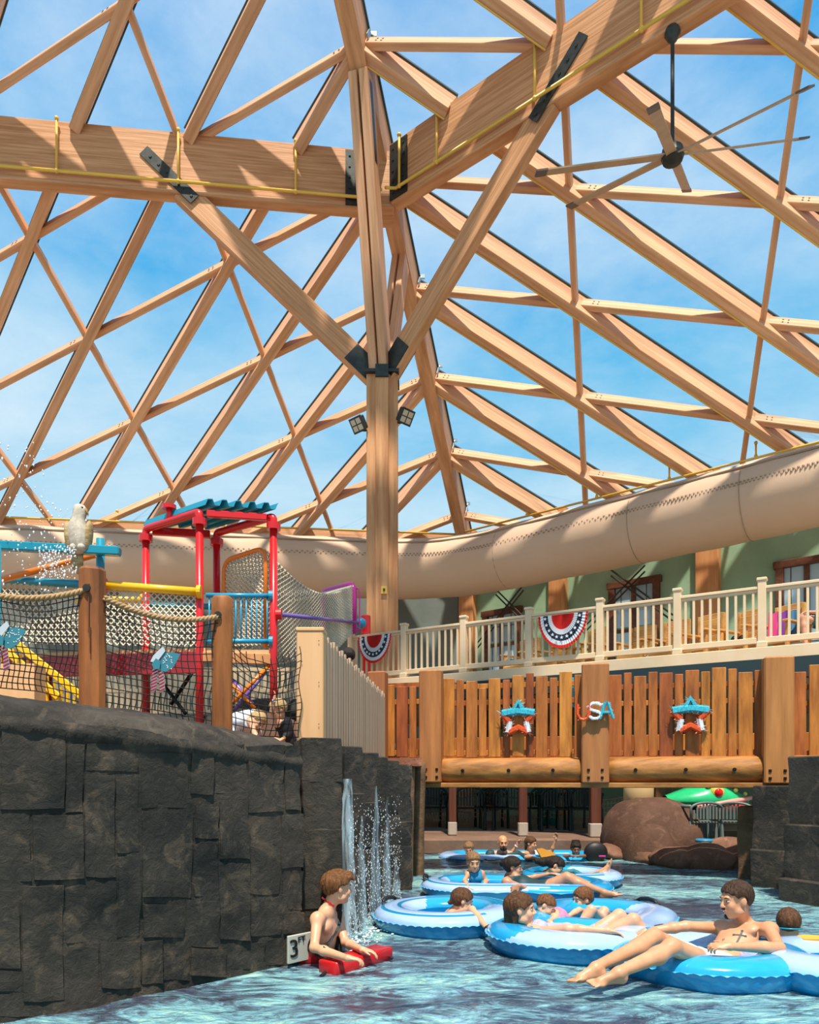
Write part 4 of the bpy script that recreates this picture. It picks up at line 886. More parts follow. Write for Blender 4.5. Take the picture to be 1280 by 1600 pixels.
def resamp(pts, n_):
    L_ = [0]
    for a, b in zip(pts[:-1], pts[1:]): L_.append(L_[-1]+(b-a).length)
    o = []
    for i in range(n_+1):
        d = L_[-1]*i/n_; k = max(j for j in range(len(L_)) if L_[j] <= d+1e-9); k = min(k, len(pts)-2); o.append(lerp(pts[k], pts[k+1], (d-L_[k])/(L_[k+1]-L_[k])))
    return o
nt_ = thing('rope_net', 'black square-mesh rope net strung under the ropes along the rock wall', 'net', P(250,1100,4.9))
netting('mesh', resamp(rL, 23), resamp([P(-70,1068,4.45), P(60,1080,4.62), P(132,1100,4.76)], 23), 15, .0033, M_net, nt_, .0, 1)
netting('mesh', resamp(rR, 19), resamp([P(163,1108,4.76), P(260,1122,4.95), P(336,1140,5.14)], 19), 15, .0033, M_net, nt_, .0, 2)
netting('mesh', resamp([P(358,985,5.16), P(385,1020,5.22), P(425,1030,5.35), P(468,1008,5.6)], 11), resamp([P(352,1142,5.2), P(405,1150,5.35), P(468,1152,5.7)], 11), 13, .0033, M_net, nt_, .01, 3)
# flag ribbons tied to the net
M_dot = mat('teal dotted ribbon', (.03,.20,.26), .7); M_sil = mat('silver ribbon', (.50,.56,.60), .5); M_strip = mat('white ribbon', (.75,.66,.66), .8); M_mar = mat('maroon stripe', (.30,.02,.04), .8)
def ribbon(x, y, Y, sc, label):
    c = P(x, y, Y); s = sc/F*Y; t = thing('flag_ribbon', label, 'ribbon', c); X_ = V((1,0,0)); Yv = V((0,-1,0))
    def leaf(name, m, pts, yo):
        mb = MB(); P_ = [c+X_*a*s+UZ*b*s+Yv*yo for a, b in pts]; mb.poly(P_, .006, Yv); return obj(name, mb, m, t)
    b1 = leaf('bow', M_dot, [(0,0),(8,14),(18,15),(30,12),(26,4),(20,-6),(10,-12),(3,-10)], .02); leaf('bow', M_sil, [(-2,0),(-10,2),(-6,10),(2,18),(7,22),(10,16),(4,8)], .028); leaf('knot', M_dot, [(-8,-2),(-2,6),(4,2),(3,-8),(-4,-9)], .034)
    rn_ = random.Random(int(x))
    for k in range(22):
        a, b = rn_.uniform(6,25), rn_.uniform(-9,12)
        if b < -8+.0*a or (a > 20 and b < -2): continue
        mb = MB(); mb.lathe([(.001,0),(.9*s,0),(.001,.003)], 6, Matrix.Translation(c+X_*a*s+UZ*b*s+Yv*.0235) @ Matrix.Rotation(pi/2, 4, 'X')); obj('dot', mb, M_strip, b1)
    for q0, q1 in (((-8,-8),(-1,-8)), ((0,-8),(6,-8))):
        dx = -2 if q0[0] < -4 else 3
        tl = leaf('tail', M_strip, [q0, q1, (q1[0]+dx, -36), (q1[0]+dx-7, -40)], .015)
        for k in range(7):
            f = (k+.3)/7; f2 = (k+.8)/7; a = lambda f_, e: (lerp((q0, q1)[e][0], (q0, q1)[e][0]+dx-(0 if e else 1), f_), lerp(-8, -38, f_)-(0 if e else 1.5)+ (2 if e else 0))
            mb = MB(); mb.poly([c+X_*g_[0]*s+UZ*g_[1]*s+Yv*.0195 for g_ in (a(f,0), a(f,1), a(f2,1), a(f2,0))], .004, Yv); obj('stripe', mb, M_mar, tl)
ribbon(249, 1037, 4.86, 1.15, 'star spangled ribbon bow with striped tails on the net between the posts'); ribbon(6, 1000, 4.5, 1.25, 'star spangled ribbon bow with striped tails at the left end of the net')
# ================================================================== climbing frame
cf = thing('climbing_frame', 'red tube climbing frame with a teal corrugated canopy', 'playground frame', P(330,1130,11.2))
def pk(x, y, Y): return P(x, y, Y)
F1, F2, R1, R2 = [V((P(x,1225,Y).x, Y, 0)) for x, Y in ((312,11.0),(427.5,11.19),(228,11.73),(338.5,11.92))]
zf = P(312,816,11).z; r_ = .058
def tube(name, pts, r, m, parent, n=10): mb = MB(); mb.tube(pts, r, n); return obj(name, mb, m, parent, True)
def flange(p, parent, m=M_redp, r=.105, h=.05, ax=None):
    mb = MB(); M = Matrix.Translation(p)
    if ax is not None: M = M @ UZ.rotation_difference(V(ax)).to_matrix().to_4x4()
    mb.lathe([(.04,-h),(r,-h),(r,h),(.04,h)], 14, M); return obj('flange', mb, m, parent)
for q in (F1, F2, R1, R2):
    po = tube('post', [V((q.x,q.y,1.35)), V((q.x,q.y,zf))], r_, M_redp, cf, 12); flange(V((q.x,q.y,zf)), po)
zc = zf+.15
def rail(a, b, m=M_redp):
    pts = fillet([V((a.x,a.y,zf)), V((a.x,a.y,zc)), V((b.x,b.y,zc)), V((b.x,b.y,zf))], .13, 6); return tube('top_rail', pts, r_, m, cf, 12)
rail(F1, R1); rail(F2, R2)
mb = MB(); d = (F2-F1); L_ = d.length; d.normalize(); mb.box((F1+F2)/2+UZ*(zc-.02), (L_-.2, .08, .10), (d, UZ.cross(d), UZ), 0, .01); obj('cross_beam', mb, M_redp, cf)
mb = MB(); d = (R2-R1); L_ = d.length; d.normalize(); mb.box((R1+R2)/2+UZ*(zc-.03), (L_-.2, .08, .12), (d, UZ.cross(d), UZ), 0, .01); obj('cross_beam', mb, M_redp, cf)
q = lerp(F1, R1, .55)+UZ*zc; st = tube('stub_pipe', [q, q+UZ*.22], r_*.8, M_redp, cf); flange(q+UZ*.22, st, h=.03)
dw = (F2-F1).normalized(); dd = (R1-F1)/(R1-F1).length*1.0; o0 = F1+UZ*(zc+.045)-dd*.10+dw*.02; wid = (F2-F1).length*.98; lenr = (R1-F1).length*1.15
def corr(x_):                                           # trapezoid corrugation
    t = (x_*5.2) % 1; return .085*(min(1, max(0, t/.16)) - min(1, max(0, (t-.5)/.16)))
mb = MB(); xs = sorted(set([i/52+e for i in range(52) for e in (0,)]+[1.0]))
n_ = 104
def cfn(i, j, o_): x_ = i/n_; return o0+dw*(x_*wid)+dd*(lenr*j)+UZ*(corr(x_)+o_+(.04-.02*j))
rs = [[cfn(i, j, o_) for i in (range(n_+1) if o_ == 0 else reversed(range(n_+1))) ] for j, o_ in ((0,0),(1,0))]
top_s = [[cfn(i, j, 0.012) for i in range(n_+1)] for j in (0, .5, 1)]; bot_s = [[cfn(i, j, 0) for i in range(n_+1)] for j in (0, .5, 1)]
mb.rings([a+list(reversed(b)) for a, b in zip(top_s, bot_s)]); obj('canopy', mb, M_teal, cf)
# platform, rails, panels
zp = P(312,1012,11).z; ex = V((-1,.06,0)).normalized()
pl0 = F1+UZ*zp; mb = MB(); far = F1+V((-5.2,.9,0)); pts = [F1, F2, R2, R1+V((0,.3,0)), far+V((-.6,1.3,0)), far]
mb.poly([p+UZ*(zp-.03) for p in pts], .06, UZ); obj('platform_deck', mb, M_bpost, cf)
d = (far-F1).normalized(); mb = MB(); mb.box((F1+far)/2+UZ*(zp-.22)-UZ.cross(d)*(-.02), ((far-F1).length, .06, .32), (d, UZ.cross(d), UZ), 0, .01); obj('fascia', mb, M_paint('dark red paint', (.32,.012,.018)), cf)
d = (F2-F1).normalized(); mb = MB(); mb.box((F1+F2)/2+UZ*(zp-.14), ((F2-F1).length, .06, .16), (d, UZ.cross(d), UZ), 0, .01); obj('fascia', mb, M_pil, cf)
for x, Y in ((228,11.8),(75,12.0),(-60,12.2)): tube('under_post', [P(x,1225,Y)*1.0+UZ*.0, V((P(x,1225,Y).x, Y, zp-.1))] if False else [V((P(x,1225,Y).x, Y, 1.35)), V((P(x,1225,Y).x, Y, zp-.1))], .07, M_paint('dark red paint', (.32,.012,.018)), cf)
yr0, yr1 = P(163,914,10.9), P(312,925,10.95); yl = tube('yellow_rail', [yr0, yr1], .062, M_yel, cf, 12); flange(yr1, yl, M_yel, .10, .03, (1,0,0)); flange(yr0, yl, M_mag, .10, .03, (1,0,0))
yb = tube('yellow_rail', [P(120,937,12.0), P(226,938,11.8)], .06, M_yel, cf, 10); flange(P(224,938,11.8), yb, M_yel, .1, .03, (1,0,0))
tube('teal_rail', [P(-40,903,11.2), P(163,915,10.95)], .058, M_teal, cf, 10); tube('teal_rail', [P(228,946,11.8), P(338,948,11.95)], .05, M_teal, cf); tube('orange_rail', [P(-10,909,10.9), P(148,867,11.2)], .05, M_ora, cf); tube('teal_post', [P(-3,850,9.5), V((P(-3,1225,9.5).x, 9.5, 1.38))], .035, M_teal, cf)
tube('teal_post', [V((P(157,1225,10.9).x,10.9,1.38)), P(157,842,10.9)], .06, M_teal, cf, 12)
a, b = P(-60,850,10.75), P(188,862,10.75); d = (b-a).normalized(); mb = MB(); mb.box((a+b)/2, ((b-a).length, .13, .125), (d, V((0,1,0)), d.cross(V((0,1,0)))), 0, .015); obj('perch_beam', mb, M_teal, cf)
gt = [P(322,930,11.0), P(424,931,11.17), P(424,1002,11.17), P(322,1002,11.0)]
gp = tube('gate_panel', [gt[0], gt[1]], .036, M_blue, cf); tube('gate_rail', [gt[3], gt[2]], .036, M_blue, gp)
for q in (gt[1], gt[2]): flange(q, gp, M_blue, .075, .03, (1,0,0))
for k in range(12): tube('gate_bar', [lerp(gt[0], gt[1], (k+.6)/12.4), lerp(gt[3], gt[2], (k+.6)/12.4)], .012, M_blue, gp, 6)
pup = tube('purple_rail', [P(436,960,11.18), P(562,973,16.3)], .034, M_pur, cf); mb = MB(); mb.ball(P(564,974,16.3), .12, 12, 8); obj('blue_knob', mb, M_blue, pup, True); flange(P(436,960,11.17), pup, M_redp, .08, .04, (1,0,0))
mb = MB(); a = P(572,962,16.6); mb.box((a.x, 16.6, (a.z+1.5)/2), (.2,.2,a.z-1.5), None, 0, .02); obj('red_stanchion', mb, M_redp, cf)
def xnet(name, fn, nu, nv, r, m, parent):                # diamond mesh on a surface
    mb = MB(); st_ = max(2, nv)
    for s0 in range(-nv, nu+1):
        for dr in (1, -1):
            pts = []
            for k in range(nv+1):
                u = (s0+k) if dr == 1 else (s0+nv-k)
                if 0 <= u <= nu: pts.append(fn(u/nu, k/nv))
            if len(pts) > 1: mb.tube(pts, r, 3)
    o = obj(name, mb, m, parent); o['kind'] = 'stuff'; return o
bil = lambda a, b, c, d, bow=V((0,0,0)): (lambda u, v: lerp(lerp(a, b, u), lerp(d, c, u), v)+bow*sin(pi*u)*1.0)
xnet('white_net', bil(P(164,921,10.95), P(308,931,10.97), P(308,1010,10.97), P(164,1008,10.95)), 15, 8, .012, M_wnet, cf)
xnet('white_net', bil(P(-40,910,11.2), P(164,921,10.97), P(164,1008,10.97), P(-40,1004,11.2)), 21, 8, .012, M_wnet, cf)
# orange and magenta hoops with the net tunnel between them
oh = fillet([P(350,1012,11.9), P(350,876,11.9), P(415,855,11.4), P(415,1012,11.4)], .2, 5); tube('orange_hoop', oh, .035, M_ora, cf)
mhp = fillet([P(505,1000,16.9), P(505,924,16.9), P(553,912,15.9), P(553,990,15.9)], .2, 5); mg = tube('magenta_hoop', mhp, .065, M_mag, cf); tube('magenta_handle', fillet([P(555,920,15.9), P(562,919,15.85), P(562,985,15.85), P(555,985,15.9)], .05, 3), .015, M_mag, mg, 6)
sag = V((0,0,-.40))
xnet('tunnel_net', bil(P(415,858,11.4), P(552,914,15.9), P(552,988,15.9), P(415,1012,11.4), sag), 34, 18, .0105, M_wnet, cf)
xnet('tunnel_net', bil(P(351,878,11.9), P(505,925,16.9), P(552,914,15.9), P(415,858,11.4), sag), 34, 12, .0105, M_wnet, cf)
xnet('tunnel_net', bil(P(351,878,11.9), P(505,925,16.9), P(505,1000,16.9), P(351,1012,11.9), sag), 26, 16, .0105, M_wnet, cf)
xnet('tunnel_net', bil(P(350,880,11.9), P(415,860,11.4), P(415,1008,11.4), P(350,1010,11.9)), 10, 20, .009, M_wnet, cf)
# coloured cross bars under the platform
for pts, m in (((P(362,1100,11.0), P(420,1040,11.2)), M_ora), ((P(362,1070,11.1), P(398,1107,11.15)), M_ora), ((P(366,1110,11.2), P(416,1048,11.25)), M_pur), ((P(362,1062,11.2), P(395,1100,11.2)), M_pur), ((P(252,1065,11.5), P(290,1115,11.2)), M_bolt), ((P(306,1042,11.1), P(268,1100,11.6)), M_bolt)): tube('cross_bar', list(pts), .03, m, cf, 6)
# yellow stair rails
ys = thing('yellow_stair', 'bright yellow slide stair with slatted sides at the far left', 'stair', P(60,1090,10.4))
for (x0, y0), (x1, y1) in (((-20,968),(132,1092)), ((-20,990),(92,1090))):
    a, b = P(x0, y0, 10.3), P(x1, y1, 9.9); d = (b-a).normalized(); mb = MB(); mb.box((a+b)/2, ((b-a).length, .05, .10), (d, V((0,1,0)), d.cross(V((0,1,0)))), 0, .01); obj('stringer', mb, M_yel, ys)
for k in range(13): x = -10+k*10.5; a = P(x, 980+(x+20)*.815, 10.2); mb = MB(); mb.tube([a, V((a.x, a.y, 1.42))], .022, 6); obj('baluster', mb, M_yel, ys)
mb = MB(); mb.box(P(8,1070,9.6)-UZ*.1, (.9,.3,.7)); obj('landing', mb, M_bpost, ys)
# pale balustrade behind the playground
M_palb = mat('pale tan balustrade', (.84,.62,.38), .6)
pb_ = thing('pale_balustrade', 'pale beige balustrade behind the climbing frame', 'railing', P(250,1120,15))
qa, qb = P(-60,1046,15.2), P(470,1046,15.2); zt_ = qa.z; zb_ = P(0,1112,15.2).z
for z in (zt_, zb_, lerp(zt_, zb_, .5)): mb = MB(); mb.box(((qa.x+qb.x)/2, 15.2, z), (qb.x-qa.x, .06, .07)); obj('rail', mb, M_palb, pb_)
for k in range(58): x = lerp(qa.x, qb.x, k/57); mb = MB(); mb.box((x, 15.2, (zt_+zb_)/2), (.07,.035,zt_-zb_)); obj('baluster', mb, M_palb, pb_)
mb = MB(); mb.box((-6.3,19,2.0), (12,7,.1)); struct('floor_5', mb, M_palb)
blobp = thing('cave_rock', 'low dark brown rock under the climbing frame', 'rock', P(390,1115,10.6))
c = P(300,1120,11.3); blob('rock', (c.x, c.y, 1.75), (1.0,.5,.5), M_rock, blobp, 3); c = P(418,1130,10.0); blob('rock', (c.x, c.y, 1.65), (.62,.4,.52), M_rockb, blobp, 5); c = P(430,1092,12.2); blob('rock', (c.x, c.y+.3, 2.35), (.9,.5,.28), M_rock, blobp, 9)
# ================================================================== carved bird on the teal beam
M_birdw = mat('weathered bird paint', (.42,.36,.28), .8, (.62,.56,.46), (14,14,14), 6, .3, .4); M_wing = mat('ochre wing paint', (.28,.19,.07), .8, (.50,.38,.20), (10,10,30), 5, .3, .4)
bY = 10.72; bc = P(122,862,bY); u = 1/F*bY; bd = thing('bird_statue', 'weathered carved parrot perched on the teal beam', 'statue', bc)
def lathe_x(name, prof, m, parent, sx=1, sy=.8):         # profile of (dx, half width, z) in photo pixels
    rs = [[V((bc.x+(dx+cos(a)*w*sx)*u, bY-.02+sin(a)*w*sy*u, bc.z+z*u)) for a in [2*pi*k/16 for k in range(16)]] for dx, w, z in prof]; return obj(name, MB().rings(rs), m, parent, True)
lathe_x('body', [(2,4,-4),(3,11,0),(3,14,8),(2,16,20),(1,16,32),(0,14,42),(1,11,49),(3,10.5,55),(4,11,60),(4,10.5,66),(3,8,71),(2,3,73.5)], M_birdw, bd)
for s, nm in ((-1,'wing'),(1,'wing')):
    mb = MB(); mb.ball((bc.x+(s*15+1)*u, bY, bc.z+24*u), (6.5*u, 10*u, 25*u), 12, 10, Matrix.Rotation(s*.10, 4, 'Y')); obj(nm, mb, M_wing, bd, True)
mb = MB(); mb.rings([[V((bc.x+(dx+cos(a)*w)*u, bY+.05+sin(a)*3*u, bc.z+z*u)) for a in [2*pi*k/10 for k in range(10)]] for dx, w, z in ((-2,8,6),(-4,10,-8),(-3,9,-24),(-2,3,-33))]); obj('tail', mb, M_wing, bd, True)
for s in (-1,1): mb = MB(); mb.ball((bc.x+(s*6+3)*u, bY-.08, bc.z+4*u), (6*u,7*u,6*u), 10, 7); obj('foot', mb, M_birdw, bd, True)
mb = MB(); mb.rings([[V((bc.x+dx*u, bY-.03, bc.z+z*u))+V((0,cos(a)*w*u,sin(a)*w*1.3*u)) for a in [2*pi*k/8 for k in range(8)]] for dx, z, w in ((11,64,4),(15,62,3.4),(17,58,2.2),(16.5,54,.6))]); obj('beak', mb, M_wing, bd, True)
mb = MB(); mb.ball((bc.x+10*u, bY-8*u, bc.z+66*u), 1.6*u, 8, 6); obj('eye', mb, M_bolt, bd, True)
# spray falling over the perch
rnd = random.Random(21); mb = MB()
for i in range(420):
    x = rnd.gauss(55,45) if i % 2 else rnd.uniform(60,120); y = rnd.uniform(690,930) if i % 2 else rnd.uniform(850,905)
    if x < -5 or x > 135 or (y < 780 and x > 75): continue
    r = rnd.uniform(.004,.013); mb.ball(P(x, y, rnd.uniform(10.0,10.5)), (r,r,r*rnd.uniform(1,2.2)), 5, 3)
sp_o = obj('water_spray', mb, M_drop, None, True); tag(sp_o, 'fine drops of water falling around the carved bird', 'water spray', kind='stuff')
# ================================================================== inflatable river tubes
M_az = mat('azure vinyl', (.010,.30,.62), .16, (.02,.36,.68), (3,3,3), 3, .6, coat=.4); M_pale = mat('pale blue vinyl', (.33,.50,.82), .16, (.38,.56,.86), (3,3,3), 3, .6, coat=.4)
M_deep = mat('deep blue vinyl', (.006,.24,.52), .2, (.010,.28,.58), (3,3,3), 3, .6, coat=.3); M_seamv = mat('seam vinyl', (.08,.45,.75), .25, None, coat=.3); M_strp = mat('teal printed stripe', (.004,.22,.42), .2, None, coat=.3)
M_hand = mat('black handle', (.012,.012,.014), .5)
def pool_tube(label, ctr, R, r, tilt=(0,0), pale=(100,280), stripes=True, double=None, group='blue river tubes', handles=(), zc=.05, sq=.5):
    ctr = V(ctr); t = thing('pool_tube', label, 'pool tube', ctr, 0, group)
    Rm = Matrix.Rotation(radians(tilt[0]), 3, 'X') @ Matrix.Rotation(radians(tilt[1]), 3, 'Y')
    nu, nv = 112, 28
    def path(a):
        if double is None: return V((cos(a)*R, sin(a)*R, 0)), V((cos(a), sin(a), 0))
        # two rings joined in a stadium with a waist
        hx = V((cos(double[1]), sin(double[1]), 0)); hy = V((-hx.y, hx.x, 0)); ca, sa = cos(a), sin(a); L_ = double[0]
        x = ca*R+(L_/2)*(1 if ca > 0 else -1)*min(1, abs(ca)*3.2); y = sa*R*(1-.10*math.exp(-(x/.22)**2)); n = (hx*ca*(abs(ca)**.6)+hy*sa).normalized(); return hx*x+hy*y, n
    def pt(a, b, k=1.0):
        p, n = path(a); wr = 1+.012*sin(a*34)*max(0, 1-abs(b)/.5) if k == 1.0 else 1
        q = p+n*cos(b)*r*k*wr+UZ*sin(b)*r*k*(sq if sin(b) > 0 else 1.0); return ctr+UZ*zc+Rm @ q
    top = MB(); bot = MB(); sect = lambda a: 0
    o = [[pt(2*pi*i/nu, 2*pi*j/nv) for j in range(nv)] for i in range(nu)]
    for mb, js in ((top, range(0, nv//2)), (bot, range(nv//2, nv))):
        ids = {}
        def vid(i, j):
            key = (i % nu, j % nv)
            if key not in ids: ids[key] = len(mb.v); mb.v.append(tuple(o[key[0]][key[1]]))
            return ids[key]
        for i in range(nu):
            for j in js:
                mb.f.append((vid(i,j), vid(i+1,j), vid(i+1,j+1), vid(i,j+1))); deg = math.degrees(2*pi*i/nu); mi = 0
                if mb is top:
                    w_ = ((deg-pale[0]-j*2.2) % 360); mi = 1 if w_ < pale[1]-pale[0] else 0
                    if stripes and j in (4, 8): mi = 2 if (deg*1.0 % 360) < 300 else mi
                mb.m.append(mi)
    obj('upper_skin', top, [M_az, M_pale, M_strp], t, True); obj('lower_skin', bot, M_deep, t, True)
    mb = MB(); mb.grid(lambda s, u: pt(2*pi*s, .0+.035*sin(s*2*pi*57)*u, 1+.085*u), 228, 1); sm = obj('seam_flange', mb, M_seamv, t, True)
    if double is not None:                               # bridge of vinyl between the two seats
        hx = V((cos(double[1]), sin(double[1]), 0)); hy = V((-hx.y, hx.x, 0)); mb = MB()
        mb.rings([[ctr+UZ*(zc-.06)+Rm @ (hy*lerp(-R*.92, R*.92, k/8)+hx*cos(q)*r*.9+UZ*sin(q)*r*.6) for q in [2*pi*j/16 for j in range(16)]] for k in range(9)]); obj('middle_tube', mb, M_az, t, True)
    mb = MB()                                            # net floor under the sitter
    fl = [path(2*pi*i/40)[0]*.9 for i in range(40)]; mb.poly([ctr+UZ*(zc-.10)+Rm @ p for p in fl], .02, Rm @ UZ); obj('seat_floor', mb, M_deep, t)
    for a in handles:
        a = radians(a); p, n = path(a); tg = V((-n.y, n.x, 0)); b = .9; q = lambda s, u: ctr+UZ*zc+Rm @ (p+n*cos(b)*r*1.0+UZ*sin(b)*r*sq+tg*s+(n*cos(b)+UZ*sin(b))*u)
        mb = MB(); mb.tube([q(-.12,.005), q(-.08,.03), q(0,.042), q(.08,.03), q(.12,.005)], [.012,.018,.02,.018,.012], 8); obj('handle', mb, M_hand, t, True)
        for e in (-.12,.12): mb = MB(); mb.ball(q(e,.0), (.035,.035,.014), 10, 6); obj('handle_pad', mb, M_hand, t, True)
    return t
def tc_(x, Y, z=0): return V(((x-CX)/F*Y, Y, z))
tA = pool_tube('blue tube with teal stripes nearest the waterfall', tc_(698,6.42), .46, .165, (0,-1), (95,330), True, handles=(150,), zc=.095)
tB = pool_tube('double blue tube holding the smiling woman and the girl with the toddler', (1.41,5.95,0), .46, .165, (-1,0), (150,300), False, (.90,radians(62)), handles=(330,), zc=.095)
tD = pool_tube('azure tube carrying the man with the cross tattoo', tc_(1106,4.92), .47, .165, (-2,0), (20,150), False, handles=(100,), zc=.075)
tE = pool_tube('blue tube cut by the right picture edge in front of the boy', tc_(1326,4.68), .46, .17, (-3,0), (60,330), False, handles=(125,), zc=.095)
tF = pool_tube('double blue tube holding the woman in dark teal and the little girl', tc_(806,8.15), .42, .15, (0,0), (130,270), True, (.92,-.10), handles=(175,), zc=.095)
tJ = pool_tube('blue tube with the foot resting at its right end', tc_(893,9.05), .45, .15, (0,0), (250,420), True, handles=(), zc=.095)
tH = pool_tube('far double blue tube holding the bald bearded man', tc_(815,12.4), .46, .15, (0,0), (150,260), False, (1.5,-.03), handles=(), zc=.005, sq=.45)
mb = MB(); c = tc_(931,11.8,.12); mb.ball(c, (.19,.09,.17), 16, 10); bg = tag(obj('float_bag', mb, M_hand, None, True), 'round black float bag leaning on the right end of the far tube', 'bag'); mb = MB(); mb.box(c+V((.08,-.085,-.05)), (.11,.02,.025), None, 0, .005); obj('pink_tab', mb, M_mag, bg)
# the red rescue tube
rA, rB = W(515,1505,.05), W(586,1485,.05); d = (rB-rA); d.z = 0; L_ = d.length; d.normalize(); s_ = UZ.cross(d); M_rt = mat('red foam', (.46,.008,.012), .35, (.56,.014,.012), (3,3,3), coat=.25)
rt_ = thing('rescue_tube', 'red foam rescue tube under the hands of the young lifeguard', 'rescue tube', (rA+rB)/2)
mb = MB(); mb.box((rA+rB)/2+d*.04-UZ*.04, (L_+.12,.165,.115), (d, s_, UZ), 0, .009); obj('foam_block', mb, M_rt, rt_, True); c = lerp(rA, rB, .52)
mb = MB(); mb.box(c+UZ*.0115+s_*.02, (.13,.085,.004), (d, s_, UZ)); obj('white_label', mb, M_wht, rt_)
mb = MB(); mb.tube([rA-d*.04-UZ*.05, rA-d*.10-UZ*.06-s_*.02], .012, 6); obj('strap_end', mb, M_hand, rt_)
mb = MB(); mb.ball(W(612,1497,.01), .012, 8, 6); mb.tube([rB+d*.1-UZ*.05, W(612,1497,.01)], .005, 5); obj('clip_cord', mb, M_hand, rt_)
# ================================================================== people: one continuous skin grown from a distance field
def surfnet(D, org, h):
    S = D < 0; c = [S[i:S.shape[0]-1+i, j:S.shape[1]-1+j, k:S.shape[2]-1+k] for i in (0,1) for j in (0,1) for k in (0,1)]
    a = c[0].copy(); o = c[0].copy()
    for q in c[1:]: a &= q; o |= q
    act = o & ~a; idx = np.full(act.shape, -1, np.int64); n = int(act.sum()); idx[act] = np.arange(n); I = np.argwhere(act)
    if n == 0: return [], []
    acc = np.zeros((n, 3)); cnt = np.zeros(n); B = [D[I[:,0]+i, I[:,1]+j, I[:,2]+k] for i in (0,1) for j in (0,1) for k in (0,1)]
    for p in range(8):
        for ax, bit in ((0,4),(1,2),(2,1)):
            if p & bit: continue
            q = p | bit; m = (B[p] < 0) != (B[q] < 0); t = np.where(m, B[p]/np.where(m, B[p]-B[q], 1), 0)
            base = np.array([(p >> 2) & 1, (p >> 1) & 1, p & 1], float); e = np.zeros(3); e[ax] = 1
            acc += np.where(m[:,None], base+t[:,None]*e, 0); cnt += m
    v = (I+acc/cnt[:,None])*h+np.array(org); F_ = []
    for ax in range(3):
        sl = [slice(1,-1)]*3; sl[ax] = slice(0,-1); s2 = list(sl); s2[ax] = slice(1,None); A = S[tuple(sl)]; Bq = S[tuple(s2)]
        e = np.argwhere(A != Bq)
        if len(e) == 0: continue
        off = np.ones(3, int); off[ax] = 0; e = e+off; u, w = [(1,2),(2,0),(0,1)][ax]; eu = np.zeros(3,int); eu[u] = 1; ew = np.zeros(3,int); ew[w] = 1
        q = np.stack([idx[tuple((e-eu-ew).T)], idx[tuple((e-ew).T)], idx[tuple(e.T)], idx[tuple((e-eu).T)]], 1)
        fl = S[tuple(e.T)]; q[~fl] = q[~fl][:, ::-1]; F_.append(q)
    return v, np.concatenate(F_)
def smin(a, b, k): h = np.clip(.5+.5*(b-a)/k, 0, 1); return b*(1-h)+a*h-k*h*(1-h)
def prim_dist(pr, X):
    t = pr[0]
    if t == 'cone':
        a, b, ra, rb = pr[1:5]; ba = b-a; l2 = max(1e-9, ba.dot(ba)); pa = X-a; u = np.clip(pa.dot(ba)/l2, 0, 1); return np.linalg.norm(pa-u[...,None]*ba, axis=-1)-(ra+(rb-ra)*u)
    c, R, r = pr[1:4]; q = (X-c).dot(R)/r; k0 = np.linalg.norm(q, axis=-1); k1 = np.linalg.norm(q/r, axis=-1)+1e-9; return k0*(k0-1)/k1
def prim_box(pr):
    if pr[0] == 'cone': m = max(pr[3], pr[4]); return np.minimum(pr[1], pr[2])-m, np.maximum(pr[1], pr[2])+m
    m = max(pr[3]); return pr[1]-m, pr[1]+m
A3 = lambda p: np.array(tuple(p), float)
class Fig:
    def __init__(s, h=.008): s.pr = []; s.h = h
    def cone(s, a, b, ra, rb, k=.02, cut=False): s.pr.append(('cone', A3(a), A3(b), ra, rb, k, cut)); return s
    def ell(s, c, ax, r, k=.02, cut=False): s.pr.append(('ell', A3(c), np.array([A3(x) for x in ax]).T, np.array(r, float), k, cut)); return s
    def field(s, pr=None, pad=.03, box=None):
        pr = pr if pr is not None else s.pr; h = s.h
        if box is None:
            bs = [prim_box(p) for p in pr]; lo = np.min([b[0] for b in bs], 0)-pad; hi = np.max([b[1] for b in bs], 0)+pad
        else: lo, hi = box
        n = np.ceil((hi-lo)/h).astype(int)+1; D = np.full(n, 1.0)
        ax = [lo[i]+h*np.arange(n[i]) for i in range(3)]
        for p in pr:
            b0, b1 = prim_box(p); m = p[-2]+.045
            i0 = np.clip(((b0-m-lo)/h).astype(int), 0, n); i1 = np.clip(((b1+m-lo)/h).astype(int)+2, 0, n)
            if (i1 <= i0).any(): continue
            sl = tuple(slice(i0[i], i1[i]) for i in range(3)); X = np.stack(np.meshgrid(*[ax[i][sl[i]] for i in range(3)], indexing='ij'), -1); d = prim_dist(p, X)
            D[sl] = -smin(-D[sl], d, p[-2]) if p[-1] else smin(D[sl], d, p[-2])
        s.lo = lo; return D
    def coords(s, D): return np.stack(np.meshgrid(*[s.lo[i]+s.h*np.arange(D.shape[i]) for i in range(3)], indexing='ij'), -1)
    def at(s, p):
        X = A3(p)[None]; d = np.array([1.0])
        for q in s.pr: e = prim_dist(q, X); d = -smin(-d, e, q[-2]) if q[-1] else smin(d, e, q[-2])
        return float(d[0])
    def snap(s, x, y, Y, lift=.004):                       # where the sight line through (x, y) meets the body near depth Y
        t = Y-.6; o = V((0,0,CZ)); d = V(((x-CX)/F, 1, (HZ-y)/F))
        for _ in range(120):
            q = s.at(o+d*t)
            if q < .002: return o+d*t-d.normalized()*lift
            t += max(q*.7, .003)
            if t > Y+.8: break
        return P(x, y, Y)
